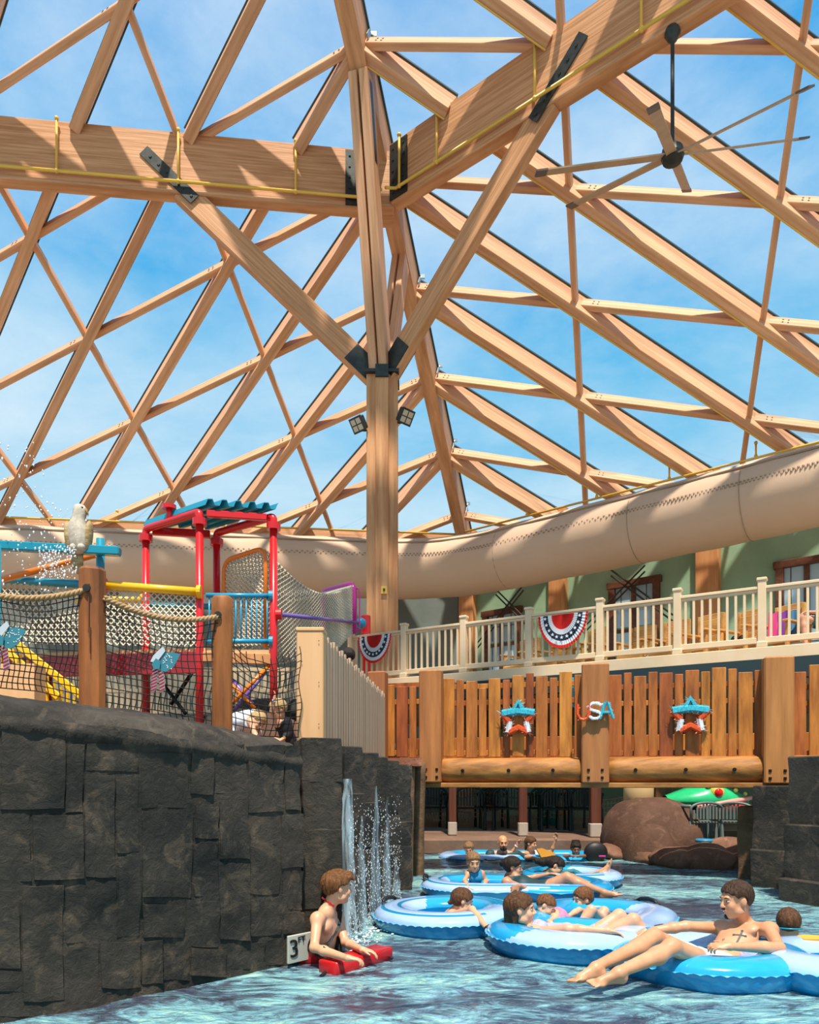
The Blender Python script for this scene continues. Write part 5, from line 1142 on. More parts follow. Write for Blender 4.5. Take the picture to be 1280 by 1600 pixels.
def mesh_from(name, vf, m, parent, smooth=True, relax=1):
    v, f = vf
    if len(v) == 0: return None
    if relax:
        for _ in range(relax):
            acc = np.zeros_like(v); c = np.zeros(len(v))
            for i in range(4): np.add.at(acc, f[:,i], v[f[:,(i+1)%4]]+v[f[:,(i+3)%4]]); np.add.at(c, f[:,i], 2)
            v = v*.5+.5*acc/np.maximum(c,1)[:,None]
    me = bpy.data.meshes.new(name); me.vertices.add(len(v)); me.vertices.foreach_set('co', v.astype(np.float32).ravel()); nf = len(f)
    me.loops.add(nf*4); me.loops.foreach_set('vertex_index', f.astype(np.int32).ravel()); me.polygons.add(nf); me.polygons.foreach_set('loop_start', np.arange(0, nf*4, 4, dtype=np.int32))
    me.update(calc_edges=True); me.materials.append(m); me.polygons.foreach_set('use_smooth', np.ones(nf, bool)); me.validate()
    return link(bpy.data.objects.new(name, me), parent)
def skin(n_, c, c2): return mat(n_, c, .42, c2, (9,9,9), 3, .45, sss=.12)
S_light = skin('fair skin', (.63,.325,.185), (.70,.39,.235)); S_tan = skin('tanned skin', (.56,.27,.14), (.64,.33,.18)); S_red = skin('ruddy skin', (.62,.30,.19), (.70,.37,.25)); S_brown = skin('brown skin', (.20,.085,.045), (.26,.115,.06)); S_olive = skin('olive skin', (.42,.20,.11), (.50,.26,.15))
def hairm(n_, a, b): return mat(n_, a, .42, b, (70,70,12), 6, .25, .9)
H_brown = hairm('brown hair', (.05,.022,.010), (.15,.065,.026)); H_chest = hairm('chestnut hair', (.09,.035,.012), (.24,.10,.035)); H_mid = hairm('dark brown hair', (.028,.013,.008), (.085,.042,.022)); H_dark = hairm('dark hair', (.010,.007,.006), (.035,.02,.014)); H_fair = hairm('light brown hair', (.17,.085,.035), (.34,.19,.09)); H_blond = hairm('blond hair', (.42,.27,.11), (.58,.40,.18))
M_white_e = mat('eye white', (.42,.39,.36), .25); M_iris = mat('dark iris', (.03,.018,.012), .1); M_lips = mat('lips', (.50,.16,.12), .45); M_brow = mat('eyebrow', (.05,.025,.015), .8); M_teeth = mat('teeth', (.8,.78,.72), .3)
def hframe(f, u):
    f = V(f).normalized(); u = V(u); u = (u-f*u.dot(f)).normalized(); return f.cross(u), f, u      # right, forward, up
def add_head(g, c, f, u, sc=1.0, jaw=1.0):
    r, f, u = hframe(f, u); q = lambda a, b, d: V(c)+(r*a+f*b+u*d)*sc; ax = (r, f, u); R = lambda *t: [x*sc for x in t]
    g.ell(q(0,-.014,.030), ax, R(.075,.095,.086), .02); g.ell(q(0,.028,-.042), ax, R(.058*jaw,.060,.076), .03*sc); g.ell(q(0,.064,-.096), ax, R(.024*jaw,.022,.020), .025*sc)
    for s in (-1,1):
        g.ell(q(s*.036,.066,-.030), ax, R(.022,.020,.024), .022*sc); g.ell(q(s*.050*jaw,.012,-.070), ax, R(.018,.03,.022), .025*sc)
    g.cone(q(-.030,.080,.024), q(.030,.080,.024), .012*sc, .012*sc, .02*sc)
    for s in (-1,1): g.ell(q(s*.031,.098,.004), ax, R(.017,.014,.012), .010*sc, True)
    g.cone(q(0,.084,.012), q(0,.108,-.028), .0075*sc, .0115*sc, .010*sc)
    for s in (-1,1):
        g.ell(q(s*.011,.096,-.032), ax, R(.008,.009,.007), .008*sc); g.ell(q(s*.077,-.004,-.006), (r*.9+f*.3*s, f, u), R(.009,.019,.030), .008*sc)
    g.cone(q(-.017,.084,-.060), q(.017,.084,-.060), .0085*sc, .0085*sc, .008*sc)
    return q, ax
def face_parts(t, q, ax, sc, smile=False, brow=M_brow):
    for s in (-1,1):
        mb = MB(); Mx = Matrix((ax[0], ax[1], ax[2])).transposed(); mb.ball(q(s*.031,.0785,.003), (.0135*sc, .0120*sc, .0085*sc), 10, 7, Mx.to_4x4()); e = obj('eye', mb, M_white_e, t, True)
        mb = MB(); mb.ball(q(s*.031,.0868,.003), (.0064*sc,.005*sc,.0064*sc), 8, 6, Mx.to_4x4()); obj('iris', mb, M_iris, e, True)
        mb = MB(); mb.tube([q(s*.016,.092,.022), q(s*.032,.091,.027), q(s*.047,.079,.022)], [.003*sc,.0042*sc,.002*sc], 6); obj('eyebrow', mb, brow, t, True)
    mb = MB(); w = .023 if smile else .019; mb.tube([q(-w,.080,-.058+(.005 if smile else 0)), q(-w*.5,.0915,-.060), q(0,.0935,-.061), q(w*.5,.0915,-.060), q(w,.080,-.058+(.005 if smile else 0))], [.0025*sc,.0062*sc,.0068*sc,.0062*sc,.0025*sc], 6); l = obj('mouth', mb, M_lips, t, True)
    if smile: mb = MB(); mb.tube([q(-.013,.093,-.0595), q(0,.0985,-.0605), q(.013,.093,-.0595)], [.002*sc,.0035*sc,.002*sc], 6); obj('teeth', mb, M_teeth, l, True)
def add_hand(g, w, d, n, side, sc=1.0, curl=.5, spread=.1, fist=False):
    d = V(d).normalized(); n = V(n); n = (n-d*n.dot(d)).normalized(); s = d.cross(n)*side; w = V(w); m = sc
    g.cone(w, w+d*.03*m, .024*m, .022*m, .015); g.ell(w+d*.052*m, (d, s, n), [.046*m,.038*m,.0155*m], .012)
    for i in range(4):
        b = w+d*(.083-.004*abs(i-1))*m+s*(.027-.018*i)*m; L_ = (.070,.078,.072,.055)[i]*m; dd = (d+s*spread*(1.2-.8*i)).normalized(); pos = b; ang = 0
        for k, fr in enumerate((.42,.33,.25)):
            ang += curl*(.55,.9,.7)[k]*(1+.12*i); v = (dd*cos(ang)+n*sin(ang)); e = pos+v*L_*fr; r0 = (.0092,.0085,.0078)[k]*m; g.cone(pos, e, r0, r0*.92, .004); pos = e
    b = w+d*.022*m+s*.026*m; v = (d*.62+s*.78+n*.15).normalized(); e = b+v*.042*m; g.cone(b, e, .0135*m, .0105*m, .010); v2 = (d*.85+s*.4+n*.3*min(1,curl*1.5)).normalized(); g.cone(e, e+v2*.032*m, .0102*m, .0085*m, .005)
def add_foot(g, a, heel, toe, up, sc=1.0):
    a, toe = V(a), V(toe).normalized(); up = V(up); up = (up-toe*up.dot(toe)).normalized(); s = toe.cross(up); m = sc; h_ = a-up*.045*m-toe*.03*m
    g.ell(h_+toe*.004*m, (toe, s, up), [.036*m,.030*m,.032*m], .02); ball = a+toe*.115*m-up*.062*m; g.cone(a-up*.01*m, ball+up*.016*m, .036*m, .022*m, .025); g.cone(h_, ball, .026*m, .022*m, .02); g.ell(ball, (toe, s, up), [.035*m,.043*m,.019*m], .018)
    for i in range(5):
        b = ball+toe*.026*m+s*(.032-.0165*i)*m*1.0; L_ = (.040,.036,.032,.027,.022)[i]*m; r = (.0125,.0095,.009,.0085,.008)[i]*m; g.cone(b, b+toe*L_-up*.006*m, r, r*.95, .005)
def person(label, J, skin_m, hair=None, build=1.0, head=1.0, female=False, h=.008, wear=(), smile=False, jaw=1.0, cat='person', foot=True, face=True, group=None, curl=(.45,.45), brow=M_brow, chest=1.0):
    """J: H (head centre), f, u (face, up), N neck, SL SR EL ER WL WR, hl hr (finger dir, palm normal), PV, HL HR KL KR AL AR, tl tr (toe dir, up)"""
    b = build; g = Fig(h); N_, PV = V(J['N']), V(J['PV']); SL, SR = V(J['SL']), V(J['SR'])
    t = thing('person', label, cat, (PV.x, PV.y, PV.z), 0, group)
    up = (N_-PV).normalized(); rt = (SR-SL); rt = (rt-up*rt.dot(up)).normalized(); fw = up.cross(rt); ax = (rt, fw, up); Lt = (N_-PV).length; w = (SR-SL).length
    cc = lerp(PV, N_, .66); g.ell(cc-fw*.005, ax, [w*.40, .100*b*chest, Lt*.36], .05); g.ell(lerp(PV, N_, .36), ax, [w*(.31 if female else .335), .086*b, Lt*.32], .06); g.ell(PV+up*.01, ax, [w*(.44 if female else .40), .105*b, .11*b], .06)
    for S in (SL, SR):
        g.cone(N_-up*.02, S, .050*b, .052*b, .035); g.ell(S, ax, [.058*b,.055*b,.058*b], .03)
        g.ell(lerp(cc, S, .5)+fw*.065*b*chest-up*.02*b, ax, [.062*b,.030*b,.050*b] if not female else [.056*b,.055*b,.052*b], .03)
    H_ = V(J['H']); q, hax = add_head(g, H_, J['f'], J['u'], head, jaw)
    g.cone(q(0,-.022,-.05), N_-up*.01, .050*head*(.9 if female else 1), .056*b, .03)
    for S, E, W_, hd, sd in ((SL, J.get('EL'), J.get('WL'), J.get('hl'), -1), (SR, J.get('ER'), J.get('WR'), J.get('hr'), 1)):
        if E is None: continue
        E, W_ = V(E), V(W_); k = .88 if female else 1.0
        g.cone(S, E, .049*b*k, .037*b*k, .025); d1 = lerp(E, W_, .3); g.cone(E, d1, .037*b*k, .040*b*k, .02); g.cone(d1, W_, .040*b*k, .025*b*k, .02)
        if hd: add_hand(g, W_, hd[0], hd[1], sd*(hd[2] if len(hd) > 2 else 1), b, curl[0] if sd < 0 else curl[1])
    for Hp, K, A, td in ((J.get('HL'), J.get('KL'), J.get('AL'), J.get('tl')), (J.get('HR'), J.get('KR'), J.get('AR'), J.get('tr'))):
        if K is None: continue
        Hp, K = V(Hp), V(K); g.cone(Hp, K, .084*b, .054*b, .04)
        if A is not None:
            A = V(A); sh = (A-K).normalized(); bk = (Hp-K).normalized(); bk = (bk-sh*bk.dot(sh)); bk = bk.normalized() if bk.length > .05 else V((0,0,-1)); c_ = lerp(K, A, .28)+bk*.016*b
            g.cone(K, c_, .052*b, .055*b, .03); g.cone(c_, A, .054*b, .034*b, .03)
            if td and foot: add_foot(g, A, None, td[0], td[1], b)
    D = g.field(); t['lo'] = 0; mesh_from('body', surfnet(D, g.lo, g.h), skin_m, t)
    X = g.coords(D); Hc = A3(H_); rr, ff, uu = [A3(x) for x in hax]; loc = (X-Hc)/head; lx, lf, lu = loc.dot(rr), loc.dot(ff), loc.dot(uu)
    if face: face_parts(t, q, hax, head, smile, brow)
    if hair:
        hm = hair[0]; st = hair[1]; th = hair[2] if len(hair) > 2 else .012
        e1 = np.sqrt((lx/.082)**2+((lf+.016)/.103)**2+((lu-.030)/.094)**2)-1; cap = e1*.09*head-th*head
        if st == 'short': reg = np.maximum(np.maximum((.004+.70*lf) - lu, lf-.092), -.075-lu)           # above a line rising to the brow
        elif st == 'long': reg = np.maximum(np.maximum((-.03+1.0*lf)-lu, lf-.088), -.11-lu)
        elif st == 'beardless': reg = np.maximum(.0-lu, lf-.085)
        az = np.arctan2(lf+.055, lx); sd_ = (np.sin(az*29+4*np.sin(az*5)+lu*25)*.0018+np.sin(az*61+lu*40+3*np.sin(lu*30))*.0012)*head; reg = reg+(np.sin(lx*150+lf*90)*.005+np.sin(lx*420+lu*200)*.003)
        for e_ in (-1,1): reg = np.maximum(reg, .034-np.sqrt((lx-e_*.080)**2+((lf+.0)*1.1)**2+((lu+.004)*.95)**2))
        Dh = np.maximum(cap+sd_, reg*head*.8)
        if len(hair) > 3:
            prs = [('cone', A3(q(*a)), A3(q(*c_)), r0*head, r1*head, .02, False) for a, c_, r0, r1 in hair[3]]
            lo_ = np.min([prim_box(p)[0] for p in prs], 0)-.03; hi_ = np.max([prim_box(p)[1] for p in prs], 0)+.03
            if (lo_ < g.lo).any() or (hi_ > g.lo+g.h*np.array(D.shape)).any(): pass
            for p in prs: Dh = smin(Dh, prim_dist(p, X)+sd_*1.3, .012)
        mesh_from('hair', surfnet(Dh, g.lo, g.h), hm, t, True, 0)
    tq = (X-A3(PV)); tu = tq.dot(A3(up)); tr_ = tq.dot(A3(rt)); tf = tq.dot(A3(fw))
    for nm, m, fn, off in wear:
        reg = fn(X, tr_/ (w*.5), tf, tu/Lt, g)
        if nm not in ('shorts',): reg = np.maximum(reg, .128*head-np.linalg.norm(X-Hc, axis=-1))
        mesh_from(nm, surfnet(np.maximum(D-off, reg), g.lo, g.h), m, t, True, 0)
    g.t = t; g.D = D; return g, t, q, hax
def near(a, b, ra, rb=None):                              # region: within a radius of a bone
    rb = ra if rb is None else rb
    return lambda X: prim_dist(('cone', A3(a), A3(b), ra, rb, .01, False), X)
# ------------------------------------------------------------------ swimwear cloths
C_red = mat('red shorts cloth', (.42,.008,.02), .7); C_white = mat('pale blue white shorts cloth', (.66,.70,.76), .75); C_lav = mat('lavender cloth', (.40,.38,.55), .7); C_teal = mat('teal cloth', (.02,.17,.21), .7); C_dkteal = mat('dark teal cloth', (.012,.045,.05), .6); C_black = mat('black cloth', (.012,.012,.014), .7); C_pink = mat('pink cloth', (.80,.22,.34), .75); C_blue = mat('blue swim cloth', (.01,.20,.36), .7); C_navy = mat('navy cloth', (.015,.03,.06), .7); C_ora = mat('orange cloth', (.85,.38,.05), .7)
def up_to(k): return lambda X, r, f, u, g: u-k                               # everything of the trunk below a height
def trunks(J, hi=.16, leg=.5):
    a, b = V(J['HL']), V(J['HR']); k1, k2 = lerp(a, V(J['KL']), leg), lerp(b, V(J['KR']), leg)
    n1, n2 = near(a, k1, .125, .095), near(b, k2, .125, .095); d1, d2 = A3((V(J['KL'])-a).normalized()), A3((V(J['KR'])-b).normalized())
    def fn(X, r, f, u, g):
        e1 = np.maximum(n1(X), (X-A3(k1)).dot(d1)); e2 = np.maximum(n2(X), (X-A3(k2)).dot(d2)); bl = np.maximum(near(V(J['PV']), V(J['PV'])+(V(J['N'])-V(J['PV'])).normalized()*.05, .20)(X), u-hi); return np.minimum(np.minimum(e1, e2), bl)
    return fn
def suit(hi=.80, arm=1.06, lo=-.35): return lambda X, r, f, u, g: np.maximum(np.maximum(u-hi-.10*np.abs(r), np.abs(r)-arm), lo-u)
def watch(name, m, w, e, parent, r=.028, wd=.02):
    w, e = V(w), V(e); d = (e-w).normalized(); c = w+d*.025; s_ = d.orthogonal().normalized(); u = d.cross(s_); mb = MB(); rs = []
    for t_, rr in ((-wd/2,r),(wd/2,r)): rs.append([c+d*t_+(s_*cos(a)+u*sin(a))*rr for a in [2*pi*k/18 for k in range(18)]])
    return obj(name, mb.rings(rs), m, parent, True)
def strip(g, pts, w, name, m, parent, lift=.005):
    q = [g.snap(x, y, Y, lift) for x, y, Y in pts]; mb = MB(); n_ = len(q); L_, R_ = [], []
    for i in range(n_):
        d = (q[min(i+1,n_-1)]-q[max(i-1,0)]).normalized(); vdir = (q[i]-V((0,0,CZ))).normalized(); s_ = d.cross(vdir).normalized(); L_.append(q[i]+s_*w/2); R_.append(q[i]-s_*w/2)
    th = [(a-V((0,0,CZ))).normalized()*.006 for a in q]; mb.rings([[L_[i], R_[i], R_[i]+th[i], L_[i]+th[i]] for i in range(n_)]); return obj(name, mb, m, parent)
# 1 --- lifeguard
Y0 = 5.2
J = dict(H=P(528,1387,5.25), f=(.88,.42,-.06), u=(.05,.02,1), N=P(511,1421,5.24), SR=P(496,1436,5.08), SL=P(526,1429,5.42), ER=P(491,1481,4.94), WR=P(543,1497,4.70), EL=P(540,1473,5.28), WL=P(566,1484,4.96),
         hr=((.9,.1,-.12),(0,0,-1)), hl=((.9,-.05,-.15),(0,0,-1)), PV=P(502,1513,5.27), HR=P(494,1520,5.2), HL=P(508,1520,5.36), KR=P(498,1600,5.2), KL=P(512,1600,5.36), AR=P(494,1660,5.3), AL=P(508,1660,5.44), tr=((.9,-.3,0),(0,0,1)), tl=((.9,-.3,0),(0,0,1)))
strands = [((-.02,.06,.10),(.03,.10,.075),.026,.012),((.03,.07,.10),(.045,.105,.07),.024,.010),((0,.0,.11),(.01,.09,.105),.032,.02),((.05,0,.09),(.06,.07,.08),.024,.014),((-.04,-.02,.10),(-.02,.07,.10),.03,.02)]
g, t, q, ax_ = person('young lifeguard standing by the dark wall with a red lanyard and black strap', J, S_light, (H_chest, 'short', .015, strands), .80, .94, h=.006, wear=(('shorts', C_red, trunks(J, .12, .6), .008),), curl=(.55,.55), chest=.9)
strip(g, [(503,1402,5.2),(508,1406,5.2),(515,1411,5.2),(522,1416,5.2),(527,1422,5.3),(529,1432,5.3)], .012, 'lanyard', M_rt, t)
strip(g, [(532,1424,5.3),(531,1434,5.3),(529,1444,5.3),(525,1454,5.25),(519,1464,5.2),(512,1474,5.15),(508,1480,5.15)], .030, 'strap', M_hand, t)
mb = MB(); c = g.snap(530,1440,5.3,.012); mb.tube([c, c-UZ*.045], [.007,.009], 8); obj('whistle', mb, M_teal, t)
pk_ = thing('hip_pack', 'red hip pack floating behind the lifeguard at the wall', 'bag', P(481,1497,5.18)); c = P(483,1492,5.10); mb = MB(); mb.box(c, (.15,.10,.17), None, 0, .03); obj('pouch', mb, M_rt, pk_, True); mb = MB(); mb.tube([c+V((-.05,0,.06)), c+V((.02,-.06,.05)), c+V((.09,-.05,0)), c+V((.12,-.03,-.06))], .014, 6); obj('strap', mb, M_hand, pk_)
# 2 --- woman leaning over the striped tube
J = dict(H=P(723,1408,6.35), f=(.93,.05,-.28), u=(.25,.05,1), N=P(705,1428,6.42), SR=P(707,1430,6.26), SL=P(718,1426,6.64), ER=P(738,1421,6.02), WR=P(764,1454,5.73), EL=P(777,1414,6.62), WL=P(793,1440,6.45), hr=((.25,-.25,-.9),(-1,0,0)), hl=((.3,-.1,-.9),(-.6,-.3,-.2)),
         PV=P(690,1486,6.62), HR=P(690,1488,6.55), HL=P(694,1488,6.75), KR=P(665,1500,6.3), KL=P(668,1500,6.9))
g, t, q, ax_ = person('woman with wet brown hair in a bun leaning on the striped tube', J, S_light, (H_brown, 'long', .011, [((0,-.09,-.02),(0,-.115,-.045),.028,.024)]), .82, .86, True, h=.007, wear=(('swimsuit', C_navy, suit(.82, .9), .006),), foot=False)
watch('watch', M_hand, J['WR'], J['ER'], t, .027); mb = MB(); mb.ball(V(J['WR'])+V((.02,-.02,.02)), .014, 8, 6); obj('watch_face', mb, M_steel, t)
# 3 --- smiling woman in lavender
J = dict(H=P(814,1421,5.48), f=(.96,-.22,.04), u=(-.08,0,1), N=P(815,1452,5.54), SR=P(836,1456,5.36), SL=P(826,1450,5.72), ER=P(888,1451,5.16), WR=P(950,1454,5.06), EL=P(886,1449,5.50), WL=P(944,1460,5.20), hr=((.93,.0,-.25),(0,-.3,-1)), hl=((.9,-.05,-.35),(.1,-.2,-1)),
         PV=P(893,1482,5.56), HR=P(903,1480,5.48), HL=P(905,1476,5.68), KR=P(990,1437,5.40), KL=P(968,1430,5.72), AR=P(1030,1478,5.42), AL=P(1014,1474,5.75), tr=((.8,-.3,-.4),(.5,-.1,.8)), tl=((.8,0,-.4),(.5,-.1,.8)))
g, t, q, ax_ = person('smiling woman with long wet brown hair in lavender swimsuit', J, S_light, (H_brown, 'long', .012, [((-.01,-.085,0),(0,-.09,-.14),.045,.036),((0,-.09,-.14),(.01,-.075,-.235),.036,.018),((.045,-.04,-.05),(.03,-.06,-.17),.03,.018)]), .84, .98, True, h=.0065, wear=(('swimsuit', C_lav, suit(.86, .92), .006),), smile=True, curl=(.35,.3))
strip(g, [(830,1447,5.4),(832,1452,5.36),(831,1458,5.36),(828,1464,5.36)], .022, 'shoulder_strap', M_teal, t)
watch('wrist_band', M_hand, J['WL'], J['EL'], t, .027)
# 4 --- girl holding the toddler
J = dict(H=P(910,1405,6.72), f=(-.93,-.36,-.10), u=(.12,0,1), N=P(926,1425,6.86), SL=P(921,1428,6.68), SR=P(936,1424,7.0), EL=P(905,1422,6.42), WL=P(884,1434,6.30), ER=P(912,1430,6.9), WR=P(882,1428,6.75), hl=((-.8,.1,-.45),(.2,.6,-.4)), hr=((-.9,-.2,-.3),(0,-.6,-.5)),
         PV=P(958,1448,6.75), HL=P(950,1448,6.62), HR=P(956,1446,6.9), KL=P(924,1422,6.28), KR=P(944,1424,6.50), AL=P(903,1446,6.22), AR=P(926,1448,6.45), tl=((-.8,-.2,-.5),(-.5,0,.8)), tr=((-.8,-.2,-.5),(-.5,0,.8)))
g, t, q, ax_ = person('girl with long light brown hair squinting down at the toddler', J, S_light, (H_chest, 'long', .012, [((.0,-.085,-.02),(.01,-.10,-.15),.05,.03),((.05,-.03,-.04),(.05,-.05,-.15),.03,.018),((-.05,-.03,-.04),(-.05,-.05,-.15),.03,.018)]), .74, .86, True, h=.007, wear=(('swimsuit', C_teal, suit(.84, .9), .006),))
# 5 --- toddler in pink
J = dict(H=P(853,1416,6.09), f=(.72,-.40,-.55), u=(.35,.1,.9), N=P(866,1426,6.13), SR=P(868,1433,6.05), SL=P(872,1426,6.23), ER=P(858,1440,5.94), WR=P(866,1447,5.88), EL=P(882,1432,6.21), WL=P(888,1438,6.13), hr=((.8,-.2,-.4),(0,0,-1)), hl=((.8,-.2,-.4),(0,0,-1)), PV=P(884,1450,6.16), HR=P(886,1452,6.09), HL=P(888,1450,6.21), KR=P(908,1452,6.02), KL=P(908,1450,6.16))
g, t, q, ax_ = person('toddler in a pink swimsuit lying in front of the squinting girl', J, S_light, (H_chest, 'short', .010), .5, .74, True, h=.006, wear=(('swimsuit', C_pink, lambda X, r, f, u, g: np.maximum(u-.98, -.6-u), .012),), foot=False, curl=(.6,.6))
mb = MB(); c = P(878,1452,5.84); mb.poly([c+V((a,b,0)) for a, b in ((-.16,-.02),(.05,-.06),(.16,0),(.10,.1),(-.1,.1))], .05, (0,-.3,1)); fl_ = tag(obj('baby_float', mb, C_white, None, False), 'white inflatable baby float with a yellow dot beside the toddler', 'float'); mb = MB(); mb.ball(P(889,1448,5.75)+UZ*.01, (.028,.028,.012), 10, 6); obj('yellow_dot', mb, M_yel, fl_)
# 6 --- man with the cross tattoo
J = dict(H=P(1150,1406,5.06), f=(-.97,-.20,-.10), u=(-.02,.02,1), N=P(1166,1446,5.16), SR=P(1127,1450,5.22), SL=P(1203,1453,4.98), ER=P(1072,1447,5.12), WR=P(1008,1456,5.14), EL=P(1218,1481,4.62), WL=P(1140,1479,4.46), hr=((-.95,.05,-.3),(.1,-.2,-1)), hl=((-.92,.1,.05),(.1,.35,-.9)),
         PV=P(1122,1514,4.86), HR=P(1104,1508,4.92), HL=P(1116,1510,4.72), KR=P(1022,1463,4.64), KL=P(1050,1479,4.42), AR=P(931,1511,4.30), AL=P(967,1519,4.18), tr=((-.93,-.22,-.05),(-.3,.1,.9)), tl=((-.93,-.22,-.02),(-.25,-.35,.9)))
g, t, q, ax_ = person('shirtless man with short dark hair and a cross tattoo lounging in the azure tube', J, S_tan, (H_mid, 'short', .008), .92, 1.03, h=.0065, wear=(('shorts', C_white, trunks(J, .14, .42), .010),), smile=True, curl=(.7,.45))
man = t
M_tat = mat('tattoo ink', (.10,.09,.085), .6)
strip(g, [(1160,1455,5.2),(1157,1462,5.2),(1153,1470,5.2),(1149,1477,5.2)], .013, 'tattoo', M_tat, t, .003); strip(g, [(1146,1461,5.2),(1153,1461,5.2),(1160,1462,5.2),(1165,1463,5.2)], .012, 'tattoo', M_tat, t, .003)
for x, y in ((1160,1455),(1147,1461),(1165,1463),(1148,1477)): mb = MB(); mb.ball(g.snap(x, y, 5.2, .001), (.010,.005,.010), 8, 5); obj('tattoo_tip', mb, M_tat, t)
for x, y in ((1153,1482),(1131,1468)): mb = MB(); mb.ball(g.snap(x, y, 5.2, .0005), (.010,.005,.010), 8, 5); obj('nipple', mb, M_lips, t)
watch('blue_band', mat('bright blue band', (.01,.28,.62), .4), J['WR'], J['ER'], t, .03, .026)
# goatee and stubble
mb = MB(); mb.ball(q(0,.072,-.098), (.024,.018,.020), 12, 8); mb.ball(q(0,.094,-.0465), (.022,.006,.005), 10, 6); obj('goatee', mb, H_dark, t, True)
# 7 --- boy seen from behind
J = dict(H=P(1233,1444,5.55), f=(.45,.86,-.1), u=(0,.06,1), N=P(1228,1474,5.55), SR=P(1254,1488,5.55), SL=P(1206,1486,5.66), EL=P(1200,1520,5.7), WL=P(1205,1545,5.8), ER=P(1262,1520,5.5), WR=P(1262,1545,5.65), PV=P(1230,1560,5.62), HL=P(1224,1565,5.65), HR=P(1240,1565,5.6), KL=P(1226,1630,5.7), KR=P(1242,1630,5.65))
g, t, q, ax_ = person('boy with short brown hair seen from behind with a teal goggle strap', J, S_light, (H_brown, 'short', .009), .76, .95, h=.008, face=False)
mb = MB(); mb.tube([q(.092*sin(a), -.015-.112*cos(a), -.028-.0*a) for a in [(-1.5+3*i/16) for i in range(17)]], .006, 6); obj('goggle_strap', mb, M_teal, t, True)
mb = MB(); c = P(1268,1470,5.1); mb.poly([c+V((a,b,0)) for a, b in ((-.08,-.05),(.1,-.07),(.14,.05),(0,.1),(-.07,.06))], .05, (0,-.2,1)); ob_ = obj('life_vest', mb, C_ora, None); tag(ob_, 'orange and black vest lying on the tube at the right picture edge', 'vest'); mb = MB(); mb.box(c-UZ*.04, (.25,.18,.04), None, 0, .01); obj('black_edge', mb, M_hand, ob_)
# 8 --- woman in dark teal, reclining in the double tube
J = dict(H=P(802,1355,8.10), f=(.95,-.25,-.08), u=(-.15,0,1), N=P(794,1371,8.2), SR=P(792,1378,8.0), SL=P(799,1371,8.36), ER=P(831,1392,7.72), WR=P(812,1384,7.62), EL=P(828,1372,8.35), WL=P(856,1366,8.4), hr=((-.8,.1,-.35),(0,.6,-.5)), hl=((.9,0,-.1),(0,-.4,-1)),
         PV=P(838,1390,8.05), HR=P(842,1391,7.95), HL=P(842,1388,8.15), KR=P(886,1370,7.85), KL=P(892,1372,8.1), AR=P(944,1394,7.55), AL=P(938,1388,7.9), tr=((.85,-.2,.25),(-.2,-.1,.9)), tl=((.85,-.1,.1),(-.1,0,.9)))
g, t, q, ax_ = person('reclining woman in a dark teal swim dress with one leg over the tube', J, S_olive, (H_dark, 'long', .012, [((0,-.09,.05),(0,-.125,.03),.05,.04)]), .9, .92, True, h=.009, wear=(('swim_dress', C_dkteal, lambda X, r, f, u, g: np.minimum(np.maximum(np.maximum(u-.86, np.abs(r)-.95), -.3-u), np.maximum(near(V(J['HR']), V(J['KR']), .11)(X), (X-A3(lerp(V(J['HR']), V(J['KR']), .15))).dot(A3((V(J['KR'])-V(J['HR'])).normalized())))), .008),), smile=True)
# 9 --- little girl in the blue swimsuit
J = dict(H=P(740,1347,7.95), f=(.12,-.98,-.2), u=(0,-.1,1), N=P(742,1361,8.0), SR=P(732,1365,7.98), SL=P(752,1365,8.0), ER=P(726,1376,7.85), WR=P(733,1388,7.68), EL=P(761,1377,8.0), WL=P(752,1384,7.9), hr=((.4,-.3,-.8),(.5,.5,0)), hl=((-.7,-.4,-.4),(0,.3,-1)), PV=P(744,1392,8.05), HL=P(748,1394,8.05), HR=P(739,1394,8.05), KL=P(750,1402,7.8), KR=P(738,1402,7.8))
g, t, q, ax_ = person('little girl in a bright blue swimsuit leaning over the double tube', J, S_tan, (H_fair, 'short', .011), .6, .86, True, h=.008, wear=(('swimsuit', C_blue, suit(1.0, .98), .009),), foot=False)
# 10 --- long haired girl lying across the rear tube
J = dict(H=P(869,1354,8.75), f=(.78,-.35,-.55), u=(.5,.1,.8), N=P(852,1365,8.85), SR=P(848,1371,8.7), SL=P(856,1364,9.0), ER=P(862,1367,8.5), WR=P(884,1369,8.45), EL=P(896,1362,9.0), WL=P(913,1369,8.85), hr=((.95,0,-.1),(0,0,-1)), hl=((.8,-.2,-.4),(0,0,-1)), PV=P(872,1384,9.0), HL=P(880,1384,9.05), HR=P(878,1386,8.9), KL=P(915,1374,9.05), KR=P(913,1376,8.9), AL=P(946,1358,8.95), AR=P(942,1364,8.85), tl=((.15,0,1),(-.95,0,.2)), tr=((.2,0,.95),(-.95,0,.2)))
g, t, q, ax_ = person('girl with long dark hair resting her head on her arms in the rear tube', J, S_tan, (H_dark, 'long', .014, [((0,-.07,.05),(0,-.17,-.05),.06,.06),((0,-.17,-.05),(0,-.26,-.10),.06,.03)]), .74, .9, True, h=.009, wear=(('swimsuit', C_teal, suit(.85, .9), .008),))
